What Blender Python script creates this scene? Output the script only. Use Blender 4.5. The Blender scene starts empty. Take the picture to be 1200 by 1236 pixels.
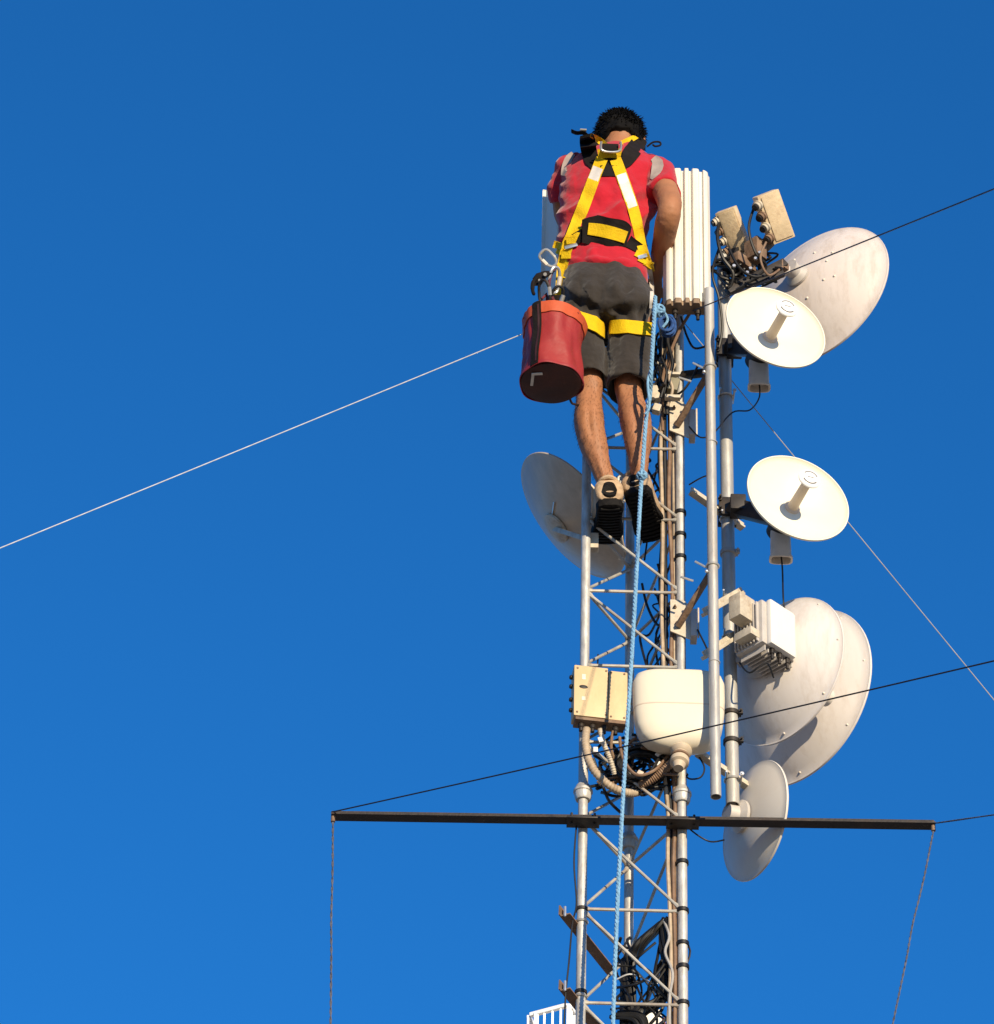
import bpy, bmesh, math, random
from mathutils import Vector as V, Matrix, Quaternion, noise
from mathutils.bvhtree import BVHTree
random.seed(7)
rad = math.radians
S = bpy.context.scene
COL = S.collection

# ------------------------------------------------------------------ camera
PW, PH, F = 1200.0, 1236.0, 5235.0
EL, ROLL = rad(38), rad(1.57)
CAM = V((0, 0, 1.6))
FWD = V((0, math.cos(EL), math.sin(EL)))
_r, _u = V((1, 0, 0)), V((0, -math.sin(EL), math.cos(EL)))
RIGHT = _r*math.cos(ROLL) + _u*math.sin(ROLL)
UP = _u*math.cos(ROLL) - _r*math.sin(ROLL)
cd = bpy.data.cameras.new('camera'); co = bpy.data.objects.new('camera', cd); COL.objects.link(co)
cd.sensor_fit = 'HORIZONTAL'; cd.sensor_width = 36; cd.lens = 36*F/PW
cd.clip_start = .1; cd.clip_end = 6000
m3 = Matrix((RIGHT, UP, -FWD)).transposed()
co.matrix_world = Matrix.Translation(CAM) @ m3.to_4x4()
S.camera = co

def ray(px, py): return FWD + RIGHT*((px-PW/2)/F) + UP*((PH/2-py)/F)
def W(px, py, Y):
    d = ray(px, py); return CAM + d*((Y-CAM.y)/d.y)
def MP(px, py, Y):                      # metres per photo pixel there
    return (W(px, py, Y)-CAM).dot(FWD)/F
def proj(p):
    d = p-CAM; w = d.dot(FWD); return (PW/2+F*d.dot(RIGHT)/w, PH/2-F*d.dot(UP)/w)

# ------------------------------------------------------------------ materials
MATS = {}
def mat(name, col, rough=.5, metal=0., var=.18, scale=9., bump=0., bscale=60., dirt=None, dirt_amt=.5, dscale=6.,
        stretch=(1, 1, 1), spec=.4, sheen=0., weave=0.):
    m = bpy.data.materials.new(name); m.use_nodes = True
    nt = m.node_tree; N = nt.nodes; L = nt.links
    b = N['Principled BSDF']
    b.inputs['Roughness'].default_value = rough; b.inputs['Metallic'].default_value = metal
    b.inputs['Specular IOR Level'].default_value = spec
    if sheen: b.inputs['Sheen Weight'].default_value = sheen
    tc = N.new('ShaderNodeTexCoord'); mp = N.new('ShaderNodeMapping'); mp.inputs['Scale'].default_value = stretch
    L.new(tc.outputs['Object'], mp.inputs[0])
    n1 = N.new('ShaderNodeTexNoise'); n1.inputs['Scale'].default_value = scale; n1.inputs['Detail'].default_value = 6; n1.inputs['Roughness'].default_value = .6
    L.new(mp.outputs[0], n1.inputs['Vector'])
    r1 = N.new('ShaderNodeMapRange'); r1.inputs[1].default_value = .3; r1.inputs[2].default_value = .7
    r1.inputs[3].default_value = 1-var; r1.inputs[4].default_value = 1+var*.6
    L.new(n1.outputs[0], r1.inputs[0])
    mx = N.new('ShaderNodeVectorMath'); mx.operation = 'SCALE'; mx.inputs[0].default_value = col
    L.new(r1.outputs[0], mx.inputs['Scale'])
    out = mx.outputs[0]
    if dirt:
        n2 = N.new('ShaderNodeTexNoise'); n2.inputs['Scale'].default_value = dscale; n2.inputs['Detail'].default_value = 8; n2.inputs['Roughness'].default_value = .7
        L.new(mp.outputs[0], n2.inputs['Vector'])
        r2 = N.new('ShaderNodeMapRange'); r2.inputs[1].default_value = .48; r2.inputs[2].default_value = .72
        r2.inputs[3].default_value = 0; r2.inputs[4].default_value = dirt_amt
        L.new(n2.outputs[0], r2.inputs[0])
        mc = N.new('ShaderNodeMix'); mc.data_type = 'RGBA'
        L.new(r2.outputs[0], mc.inputs['Factor']); L.new(out, mc.inputs['A']); mc.inputs['B'].default_value = (*dirt, 1)
        out = mc.outputs['Result']
    L.new(out, b.inputs['Base Color'])
    rr = N.new('ShaderNodeMapRange'); rr.inputs[3].default_value = max(.05, rough-.1); rr.inputs[4].default_value = min(1, rough+.12)
    L.new(n1.outputs[0], rr.inputs[0]); L.new(rr.outputs[0], b.inputs['Roughness'])
    if bump:
        n3 = N.new('ShaderNodeTexNoise'); n3.inputs['Scale'].default_value = bscale; n3.inputs['Detail'].default_value = 5
        L.new(mp.outputs[0], n3.inputs['Vector'])
        bp = N.new('ShaderNodeBump'); bp.inputs['Strength'].default_value = bump; bp.inputs['Distance'].default_value = .01
        L.new(n3.outputs[0], bp.inputs['Height']); L.new(bp.outputs[0], b.inputs['Normal'])
    MATS[name] = m
    return m

G = mat
steel = G('galvanised_steel', (.47, .46, .43), .45, .25, .28, 14, dirt=(.20, .14, .09), dirt_amt=.55, dscale=9, stretch=(3, 3, 1), bump=.12, bscale=40)
steel_b = G('brace_steel', (.42, .40, .35), .5, .2, .3, 16, dirt=(.22, .12, .07), dirt_amt=.6, dscale=12)
polem = G('pole_steel', (.42, .41, .38), .42, .3, .22, 10, dirt=(.28, .22, .16), dirt_amt=.5, dscale=7, stretch=(4, 4, .8), bump=.08)
platem = G('bracket_paint', (.52, .46, .36), .55, .05, .25, 20, dirt=(.20, .12, .07), dirt_amt=.7, dscale=18, bump=.15)
rustm = G('rusty_steel', (.20, .125, .08), .75, .1, .4, 22, dirt=(.26, .20, .15), dirt_amt=.7, dscale=14, bump=.3)
barm = G('dark_bar_paint', (.022, .017, .015), .6, .1, .4, 12, dirt=(.06, .035, .022), dirt_amt=.7, dscale=8, bump=.2)
darkm = G('dark_metal', (.028, .025, .024), .5, .4, .4, 20, dirt=(.09, .065, .045), dirt_amt=.6, dscale=16)
zinc = G('bright_zinc', (.62, .62, .60), .3, .7, .15, 20)
dishw = G('cream_enamel', (.70, .665, .545), .42, 0, .05, 6, dirt=(.68, .62, .48), dirt_amt=.3, dscale=5)
feedm = G('feed_plastic', (.52, .43, .34), .45, 0, .07, 20, dirt=(.52, .42, .30), dirt_amt=.3, dscale=20)
subm = G('subreflector_plastic', (.72, .72, .72), .35, 0, .04, 20)
greym = G('grey_plastic', (.66, .60, .52), .5, 0, .1, 12, dirt=(.35, .3, .25), dirt_amt=.4, dscale=14)
dishback = G('weathered_dish_paint', (.60, .535, .49), .5, 0, .07, 5, dirt=(.38, .31, .25), dirt_amt=.65, dscale=9, bump=.05, bscale=30, stretch=(2.4, 2.4, .6))
dishgrey = G('grey_dish_paint', (.46, .385, .30), .42, .05, .14, 7, dirt=(.30, .25, .19), dirt_amt=.5, dscale=6, stretch=(3, 3, .5))
dishwhite = G('white_dish_paint', (.65, .605, .57), .45, 0, .06, 5, dirt=(.44, .36, .29), dirt_amt=.55, dscale=7, stretch=(3, 3, .45))
panelm = G('sector_radome', (.66, .625, .545), .45, 0, .07, 6, dirt=(.45, .35, .22), dirt_amt=.3, dscale=9, stretch=(3, 3, .6))
panelb = G('sector_end_cap', (.26, .18, .115), .7, 0, .35, 25, dirt=(.08, .05, .035), dirt_amt=.7, dscale=18)
radomem = G('radome_plastic', (.64, .58, .46), .45, 0, .05, 5, dirt=(.6, .5, .36), dirt_amt=.35, dscale=5, stretch=(2, 2, .8))
boxm = G('yellowed_box_plastic', (.54, .40, .215), .5, 0, .1, 10, dirt=(.40, .25, .12), dirt_amt=.45, dscale=12, stretch=(1.5, 1.5, .7))
blockm = G('feed_block_paint', (.60, .47, .30), .55, 0, .2, 18, dirt=(.30, .2, .12), dirt_amt=.7, dscale=22, bump=.15)
odum = G('radio_casting', (.47, .44, .41), .55, .1, .15, 14, dirt=(.36, .3, .25), dirt_amt=.5, dscale=12)
whitep = G('white_plastic', (.66, .64, .60), .4, 0, .05, 10, dirt=(.6, .55, .46), dirt_amt=.3, dscale=9)
blackc = G('black_cable', (.007, .0066, .0066), .5, 0, .3, 30)
brownc = G('brown_cable', (.17, .10, .06), .6, 0, .3, 25, dirt=(.3, .22, .15), dirt_amt=.5, dscale=20)
tanc = G('tan_conduit', (.42, .33, .23), .6, 0, .25, 25, dirt=(.16, .1, .06), dirt_amt=.6, dscale=20)
greyc = G('grey_cable', (.33, .32, .31), .55, 0, .2, 20)
wirem = G('galvanised_wire', (.62, .62, .60), .4, .4, .15, 30)
darkw = G('dark_wire', (.016, .013, .016), .6, .2, .2, 30)
ropew = G('weathered_rope', (.085, .092, .125), .9, 0, .5, 60, bump=.3, bscale=200)
skin = G('skin', (.335, .15, .074), .55, 0, .16, 18, dirt=(.25, .09, .045), dirt_amt=.45, dscale=9, bump=.12, bscale=150, spec=.22)
hairm = G('black_hair', (.0035, .003, .003), .8, 0, .3, 60, spec=.12)
shirtm = G('red_shirt_fabric', (.39, .010, .022), .85, 0, .1, 14, bump=.35, bscale=45, sheen=.25, dirt=(.30, .009, .024), dirt_amt=.5, dscale=11, spec=.12)
shgrey = G('grey_panel_fabric', (.30, .245, .22), .85, 0, .15, 30, bump=.2, spec=.12)
shortm = G('charcoal_shorts_fabric', (.034, .029, .0255), .95, 0, .2, 16, bump=.4, bscale=40, sheen=.2, dirt=(.02, .0165, .0145), dirt_amt=.6, dscale=12, spec=.12)
yelm = G('yellow_webbing', (.62, .405, .008), .7, 0, .12, 40, bump=.35, bscale=220, dirt=(.55, .33, .02), dirt_amt=.45, dscale=18, spec=.12)
refm = G('reflective_tape', (.62, .58, .52), .4, .1, .12, 30)
padm = G('black_padding', (.013, .0105, .010), .9, 0, .3, 25, bump=.3, bscale=90, spec=.12)
bagm = G('red_bag_vinyl', (.27, .020, .016), .55, 0, .14, 10, bump=.3, bscale=26, dirt=(.22, .018, .016), dirt_amt=.5, dscale=9)
orgm = G('orange_bag_rim', (.44, .068, .016), .6, 0, .1, 14, bump=.15)
bagb = G('brown_bag_base', (.045, .013, .010), .55, 0, .4, 8, dirt=(.10, .026, .014), dirt_amt=.5, dscale=7, bump=.15)
bluer = G('light_blue_rope', (.17, .345, .52), .75, 0, .25, 60, bump=.4, bscale=240)
blued = G('dark_blue_rope', (.02, .07, .22), .75, 0, .3, 60, bump=.4, bscale=200)
solem = G('black_rubber', (.009, .008, .0075), .7, 0, .4, 40, bump=.4, bscale=80, spec=.12)
shoem = G('dusty_shoe_fabric', (.44, .31, .19), .8, 0, .25, 30, bump=.3, bscale=90, dirt=(.16, .1, .06), dirt_amt=.7, dscale=22)
wallm = G('painted_wall', (.74, .69, .58), .8, 0, .1, 2, dirt=(.5, .43, .34), dirt_amt=.4, dscale=1.5)
whitem = G('white_paint', (.8, .8, .79), .5, 0, .08, 4)
redm = G('terracotta', (.42, .14, .09), .8, 0, .2, 6)
glassm = G('window_glass', (.04, .05, .06), .1, 0, .1, 2)
groundm = G('ground_concrete', (.40, .32, .23), .9, 0, .25, .6, dirt=(.28, .24, .18), dirt_amt=.6, dscale=.25, bump=.2, bscale=8)

# ------------------------------------------------------------------ mesh building
MW = {}
class MB:
    def __init__(s): s.bm = bmesh.new()
    def box(s, c, size, rot=None, bevel=0.):
        q = bmesh.ops.create_cube(s.bm, size=1.0)
        R = rot.to_4x4() if rot is not None else Matrix.Identity(4)
        M = Matrix.Translation(c) @ R @ Matrix.Diagonal((*size, 1))
        if bevel:
            t = bmesh.new(); bmesh.ops.create_cube(t, size=1.0)
            bmesh.ops.transform(t, matrix=Matrix.Diagonal((*size, 1)), verts=t.verts)
            bmesh.ops.bevel(t, geom=t.edges[:], offset=bevel, segments=2, affect='EDGES', profile=.6)
            bmesh.ops.transform(t, matrix=Matrix.Translation(c) @ R, verts=t.verts)
            bmesh.ops.delete(s.bm, geom=q['verts'], context='VERTS')
            s.add(t)
        else:
            bmesh.ops.transform(s.bm, matrix=M, verts=q['verts'])
        return s
    def add(s, t):
        me = bpy.data.meshes.new('tmp'); t.to_mesh(me); t.free(); s.bm.from_mesh(me); bpy.data.meshes.remove(me)
    def beam(s, a, b, w, h, up=V((0, 0, 1)), bevel=0.):     # box from a to b
        d = (b-a); L = d.length; x = d.normalized(); y = up.cross(x).normalized(); z = x.cross(y)
        return s.box((a+b)/2, (L, w, h), Matrix((x, y, z)).transposed(), bevel)
    def rings(s, rs, caps=True, closed=False):
        vs = [[s.bm.verts.new(p) for p in r] for r in rs]
        n = len(rs[0])
        rng = range(len(vs)) if closed else range(len(vs)-1)
        for i in rng:
            a, b = vs[i], vs[(i+1) % len(vs)]
            for k in range(n):
                s.bm.faces.new((a[k], a[(k+1) % n], b[(k+1) % n], b[k]))
        if caps and not closed:
            s.bm.faces.new(vs[0][::-1]); s.bm.faces.new(vs[-1])
        return s
    def tube(s, pts, r, n=10, flat=1., caps=True):
        pts = [V(p) for p in pts]; m = len(pts)
        if not isinstance(r, (list, tuple)): r = [r]*m
        T = [(pts[min(i+1, m-1)]-pts[max(i-1, 0)]).normalized() for i in range(m)]
        ref = V((0, 1, 0)) if abs(T[0].y) < .9 else V((1, 0, 0))
        a = (ref-T[0]*ref.dot(T[0])).normalized(); rs = []
        for i in range(m):
            a = (a-T[i]*a.dot(T[i])).normalized(); b = T[i].cross(a)
            ra, rb = (r[i] if isinstance(r[i], tuple) else (r[i]*flat, r[i]))
            rs.append([pts[i]+a*math.cos(t)*ra+b*math.sin(t)*rb for t in (2*math.pi*k/n for k in range(n))])
        return s.rings(rs, caps)
    def lathe(s, prof, o, axis, n=32, ref=None, sx=1., sy=1.):
        ax = axis.normalized(); ref = ref or (V((0, 0, 1)) if abs(ax.z) < .95 else V((1, 0, 0)))
        v = (ref-ax*ref.dot(ax)).normalized(); u = v.cross(ax)
        rs = []
        for (r, h) in prof:
            r = max(r, .0003)
            rs.append([o+ax*h+(u*math.cos(t)*sx+v*math.sin(t)*sy)*r for t in (2*math.pi*k/n for k in range(n))])
        return s.rings(rs)
    def loft(s, secs, n=32, ex=2.):                        # (centre, half vector a, half vector b)
        rs = []
        for (c, a, b) in secs:
            r = []
            for k in range(n):
                t = 2*math.pi*k/n; ct, st = math.cos(t), math.sin(t)
                r.append(c+a*(math.copysign(abs(ct)**(2/ex), ct))+b*(math.copysign(abs(st)**(2/ex), st)))
            rs.append(r)
        return s.rings(rs)
    def ball(s, c, r, n=12):
        q = bmesh.ops.create_uvsphere(s.bm, u_segments=n*2, v_segments=n, radius=1)
        rr = r if isinstance(r, tuple) else (r, r, r)
        bmesh.ops.transform(s.bm, matrix=Matrix.Translation(c) @ Matrix.Diagonal((*rr, 1)), verts=q['verts']); return s
    def sheet(s, grid, th):                                # grid[i][j] = (point, normal): closed strip of thickness th
        m, n = len(grid), len(grid[0])
        top = [[s.bm.verts.new(p+nn*th) for p, nn in row] for row in grid]
        bot = [[s.bm.verts.new(p) for p, nn in row] for row in grid]
        f = s.bm.faces.new
        for i in range(m-1):
            for j in range(n-1):
                f((top[i][j], top[i][j+1], top[i+1][j+1], top[i+1][j])); f((bot[i][j], bot[i+1][j], bot[i+1][j+1], bot[i][j+1]))
        for i in range(m-1):
            f((top[i][0], top[i+1][0], bot[i+1][0], bot[i][0])); f((top[i][-1], bot[i][-1], bot[i+1][-1], top[i+1][-1]))
        for j in range(n-1):
            f((top[0][j], bot[0][j], bot[0][j+1], top[0][j+1])); f((top[-1][j], top[-1][j+1], bot[-1][j+1], bot[-1][j]))
        return s
    def build(s, name, m, parent=None, smooth=True, ang=38, loc=None):
        bm = s.bm
        bmesh.ops.recalc_face_normals(bm, faces=bm.faces[:])
        M = MW[parent.name] if parent else Matrix.Translation(loc if loc is not None else V((0, 0, 0)))
        bm.transform(M.inverted())
        if smooth:
            for f in bm.faces: f.smooth = True
            for e in bm.edges:
                e.smooth = not (len(e.link_faces) == 2 and e.calc_face_angle(0) > rad(ang))
        me = bpy.data.meshes.new(name); bm.to_mesh(me); bm.free()
        me.materials.append(m)
        o = bpy.data.objects.new(name, me); COL.objects.link(o)
        if parent:
            o.parent = parent; MW[o.name] = M.copy()
        else:
            o.matrix_world = M; MW[o.name] = M.copy()
        return o

def tag(o, label, cat, group=None, kind=None):
    o['label'] = label; o['category'] = cat
    if group: o['group'] = group
    if kind: o['kind'] = kind
    return o
def thing(name, loc, label, cat, group=None, rot=None):
    o = bpy.data.objects.new(name, None); COL.objects.link(o); o.empty_display_size = .05
    M = Matrix.Translation(loc) @ (rot.to_4x4() if rot is not None else Matrix.Identity(4))
    o.matrix_world = M; MW[o.name] = M
    return tag(o, label, cat, group)
def copy_tree(o, parent=None, skip=('~',)):
    c = o.copy(); COL.objects.link(c)
    if parent: c.parent = parent
    for ch in [x for x in COL.objects if x.parent == o and not x.name.startswith(skip)]: copy_tree(ch, c)
    return c
def smooth_path(pts, k=6):                                  # Catmull-Rom
    P = [V(p) for p in pts]; out = []
    for i in range(len(P)-1):
        a, b, c, d = P[max(i-1, 0)], P[i], P[i+1], P[min(i+2, len(P)-1)]
        for j in range(k):
            t = j/k
            out.append(.5*((2*b)+(c-a)*t+(2*a-5*b+4*c-d)*t*t+(3*b-a-3*c+d)*t**3))
    out.append(P[-1]); return out
def cable(name, pts, r, m, label, cat, group=None, k=6, n=7):
    path = smooth_path(pts, k) if len(pts) > 2 else [V(p) for p in pts]
    loc = path[0].copy()
    return tag(MB().tube(path, r, n).build(name, m, loc=loc), label, cat, group)
def ubolt(mb, c, r, side=1):                                 # a U-bolt round a vertical tube at c
    pts = [c+V((math.cos(t)*(r+.003), math.sin(t)*(r+.003), 0)) for t in [math.pi*2*k/16 for k in range(17)]]
    mb.tube(pts, .0035, 6)

# ------------------------------------------------------------------ sky, sun, ground
SUN_EL, SUN_AZ = rad(13), rad(22)                            # behind the camera's right shoulder
sun_dir = V((math.sin(SUN_AZ)*math.cos(SUN_EL), -math.cos(SUN_AZ)*math.cos(SUN_EL), math.sin(SUN_EL)))
w = bpy.data.worlds.new('World'); S.world = w; w.use_nodes = True
nt = w.node_tree; bg = nt.nodes['Background']
sk = nt.nodes.new('ShaderNodeTexSky'); sk.sky_type = 'NISHITA'; sk.sun_disc = False
sk.sun_elevation = SUN_EL; sk.sun_rotation = math.atan2(sun_dir.x, sun_dir.y)
sk.ozone_density = 10; sk.air_density = 1.0; sk.dust_density = 0
hs = nt.nodes.new('ShaderNodeHueSaturation'); hs.inputs['Saturation'].default_value = 1.025; hs.inputs['Hue'].default_value = .4935; hs.inputs['Value'].default_value = .81
nt.links.new(sk.outputs[0], hs.inputs['Color']); nt.links.new(hs.outputs[0], bg.inputs[0])
bg.inputs[1].default_value = .15
sl = bpy.data.lights.new('sun', 'SUN'); sl.energy = 4.0; sl.angle = rad(.5); sl.color = (1, .83, .58)
so = bpy.data.objects.new('sun', sl); COL.objects.link(so)
so.rotation_euler = sun_dir.to_track_quat('Z', 'Y').to_euler(); so.location = (5, -10, 12)
S.view_settings.view_transform = 'Standard'; S.view_settings.look = 'None'; S.view_settings.exposure = .78; S.view_settings.gamma = 1
g = MB(); g.box(V((0, 0, -.05)), (5000, 5000, .1)); go = g.build('ground', groundm); go['kind'] = 'structure'

# ------------------------------------------------------------------ lattice mast
Y0 = 11.0
XL, XR = W(703, 1036, Y0).x, W(823.6, 1036, Y0).x
MWD = XR-XL; YR = Y0+MWD*.866; XM = (XL+XR)/2
zl = lambda py: W(763, py, Y0).z
hb_u = (zl(541)-zl(897))/4; hb_l = (zl(989)-zl(1212))/2
LEV = [zl(541)+2*hb_u, zl(541)+hb_u]+[zl(541)-i*hb_u for i in range(5)]+[zl(989)]
for i in range(1, 5): LEV.append(zl(989)-i*hb_l)
ZT = LEV[0]+.02; ZB = LEV[-1]-.05
legs = [V((XL, Y0, 0)), V((XR, Y0, 0)), V((XM, YR, 0))]
mast = thing('lattice_mast', V((XM, Y0+.1, 0)), 'slim triangular galvanised lattice mast carrying the worker and the antennas', 'lattice mast')
RL = .0150
for i, p in enumerate(legs):
    top = ZT+(.45 if i == 1 else 0)
    MB().tube([p+V((0, 0, ZB)), p+V((0, 0, top))], RL, 16).build('leg', steel, mast)
for z in LEV:
    for i in range(3):
        a, b = legs[i], legs[(i+1) % 3]
        MB().tube([a.lerp(b, t_)+V((0, 0, z)) for t_ in (0, .055, .085, .915, .945, 1)], [.0095, .0085, .0052, .0052, .0085, .0095], 8).build('horizontal_brace', steel_b, mast)
for j in range(len(LEV)-1):
    zu, zd = LEV[j], LEV[j+1]
    for (a, b) in ((0, 1), (2, 0), (1, 2)):
        d = (legs[b]-legs[a])*.03
        pa_, pb_ = legs[a]+d+V((0, 0, zu-.012)), legs[b]-d+V((0, 0, zd+.012)); MB().tube([pa_.lerp(pb_, t_) for t_ in (0, .03, .06, .5, .94, .97, 1)], [.009, .008, .005, .005, .005, .008, .009], 8).build('diagonal_brace', steel_b, mast)
zf = zl(958)
for p in legs:
    MB().lathe([(.014, -.03), (.022, -.03), (.026, -.022), (.027, -.004), (.030, -.002), (.030, .006), (.027, .008), (.022, .022), (.016, .03), (.014, .03)], p+V((0, 0, zf)), V((0, 0, 1)), 20).build('joint_flange', steel, mast)
for py in (618, 645, 672, 1040, 1098, 1138, 1166, 1210):
    MB().lathe([(.0155, -.007), (.0195, -.006), (.0195, .006), (.0155, .007)], legs[1]+V((0, 0, zl(py))), V((0, 0, 1)), 16).build('cable_tie', blackc, mast)
for py in (1100, 1200):
    MB().lathe([(.0155, -.006), (.019, -.005), (.019, .005), (.0155, .006)], legs[0]+V((0, 0, zl(py))), V((0, 0, 1)), 16).build('pipe_clamp', darkm, mast)
lo = MB()                                                   # everything below the frame, down to the ground
for p in legs: lo.tube([p, p+V((0, 0, ZB+.01))], RL, 10)
zz = LEV[-1]
while zz-hb_l > .1:
    for (a, b) in ((0, 1), (2, 0), (1, 2)):
        lo.tube([legs[a]+V((0, 0, zz)), legs[b]+V((0, 0, zz-hb_l))], .005, 6)
        lo.tube([legs[a]+V((0, 0, zz-hb_l)), legs[b]+V((0, 0, zz-hb_l))], .005, 6)
    zz -= hb_l
lo.box(V((XM, Y0+.09, .08)), (.7, .7, .16), None, .01)
lo.build('lower_section', steel, mast)

# ------------------------------------------------------------------ cross bar with its ropes
ca, cb = W(400, 991, 10.978), W(1128, 1002, 10.978)
bar = thing('cross_bar', (ca+cb)/2, 'long dark angle-iron bar clamped horizontally across the mast legs', 'cross bar')
cx = (cb-ca).normalized(); cyv = V((0, -1, 0)); cyv = (cyv-cx*cyv.dot(cx)).normalized(); cz = V((0, 0, 1))
ang = MB()
prof = [(0, 0), (.040, 0), (.040, .005), (.005, .005), (.005, .034), (0, .034)]
ang.rings([[p+cyv*a+cz*b for a, b in prof] for p in (ca, cb)])
ang.build('angle_iron', barm, bar, smooth=False)
for i in (0, 1):
    pl = MB(); c = V((legs[i].x, 10.957, ca.z+(cb.z-ca.z)*((legs[i].x-ca.x)/(cb.x-ca.x))))
    pl.box(c+V((0, 0, -.004)), (.10, .058, .006), None, .001); pl.build('clamp_plate', darkm, bar)
    ub = MB(); ubolt(ub, legs[i]+V((0, 0, c.z+.025)), RL)
    for dx in (-.035, .035): MB().tube([c+V((dx, 0, -.012)), c+V((dx, 0, .028))], .004, 8).build('bolt', darkm, bar)
    ub.build('u_bolt', darkm, bar)
for p, dx in ((ca, .006), (cb, -.006)):
    MB().tube([p+V((dx, -.025, -.02)), p+V((dx, -.025, .012))], .007, 10).build('eye_bolt', rustm, bar)

def twisted(name, a, b, r, m, label, cat, group=None, sag=0., wob=0., turns=40):
    n = max(int((b-a).length/.012), 20); out = MB()
    for ph in (0, math.pi):
        pts = []
        for i in range(n+1):
            t = i/n; p = a.lerp(b, t)+V((0, 0, -4*sag*t*(1-t)))+V((noise.noise(V((t*4, 3, ph*0))), noise.noise(V((t*4, 9, 0))), 0))*wob*math.sin(math.pi*min(t*2, 1)/1)
            an = ph+t*turns*2*math.pi
            pts.append(p+V((math.cos(an), math.sin(an), 0))*r*.55)
        out.tube(pts, r*.6, 5)
    return tag(out.build(name, m, loc=a.copy()), label, cat, group)
def unit_down(p, L): return p+V((0, 0, -L))
a = ca+V((.006, -.025, -.02)); twisted('hanging_rope', a, W(398, 1330, 10.95), .0036, ropew, 'thin weathered rope hanging from the left end of the dark cross bar', 'rope', wob=.006, turns=16)
a = cb+V((-.006, -.025, -.02)); twisted('hanging_rope', a, W(1058, 1330, 10.95), .0034, ropew, 'frayed grey rope hanging slanted from the right end of the dark cross bar', 'rope', wob=.012, turns=22)

# ------------------------------------------------------------------ wires
def guy(name, a, b, k, r, m, label, cat='guy wire', sag=0.0):
    end = a+(b-a)*k
    n = 40; pts = [a.lerp(end, i/n)+V((0, 0, -4*sag*(i/n)*(1-i/n))) for i in range(n+1)]
    return tag(MB().tube(pts, r, 6).build(name, m, loc=a.copy()), label, cat)
guy('guy_wire', W(706, 372, 11.0), W(0, 656, 10.0), 5.5, .0019, wirem, 'pale steel guy wire running from the mast top down to the far left', sag=.03)
guy('guy_wire', W(824, 387, 11.0), W(1200, 845, 11.6), 9.0, .0017, greyc, 'thin guy wire slanting steeply down to the right behind the lower white dish')
guy('guy_wire', W(824, 380, 11.0), W(1200, 228, 8.0), 2.5, .0021, darkw, 'dark guy wire rising to the upper right across the large upper dish')
guy('tie_wire', ca+V((0, -.03, .012)), W(1200, 790, 8.9), 2.2, .0023, darkw, 'dark wire crossing in front of the mast and the cream radome', sag=.02)
twisted('tie_wire', cb+V((0, -.03, .005)), W(1400, 955, 9.8), .0034, ropew, 'short twisted wire leading right from the right end of the cross bar', 'wire', turns=60)

# ------------------------------------------------------------------ poles and their brackets
YP1, YP2 = 10.83, 11.06
p1b, p2b = W(864.2, 962, YP1), W(884.5, 972, YP2)
p1t, p2t = V((p1b.x-.004, YP1, W(861, 350, YP1).z)), V((p2b.x-.006, YP2, W(872, 305, YP2).z))
R1, R2 = .0165, .0215
def hollow(a, b, r, th=.003):
    ax = (b-a).normalized(); L = (b-a).length
    return MB().lathe([(r-th, .15), (r-th, 0), (r, 0), (r, L), (r-th, L), (r-th, L-.05)], a, ax, 24)
pole1 = thing('antenna_pole', p1b, 'slim grey steel pole, front one of the two beside the mast', 'pole')
hollow(p1b, p1t, R1).build('tube', polem, pole1)
for py in (535, 800): MB().lathe([(R1, -.002), (R1+.0018, -.0015), (R1+.0018, .0015), (R1, .002)], p1b+V((0, 0, W(863, py, YP1).z-p1b.z)), V((0, 0, 1)), 24).build('coupling', greyc, pole1)
pole2 = thing('antenna_pole', p2b, 'thicker grey steel pole behind the slim one, carrying the round white dishes', 'pole')
hollow(p2b, p2t, R2).build('tube', polem, pole2)
def xat(pb, pt, z): return pb+(pt-pb)*((z-pb.z)/(pt.z-pb.z))
for py in (668, 862, 896):
    c = xat(p2b, p2t, W(880, py, YP2).z)
    cl = MB(); cl.lathe([(R2, -.008), (R2+.005, -.007), (R2+.005, .007), (R2, .008)], c, V((0, 0, 1)), 20); cl.box(c+V((R2+.008, -.012, 0)), (.014, .012, .014)); cl.tube([c+V((R2+.008, -.03, 0)), c+V((R2+.008, .012, 0))], .003, 6)
    cl.build('hose_clamp', darkm if py != 668 else greyc, pole2)

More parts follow.
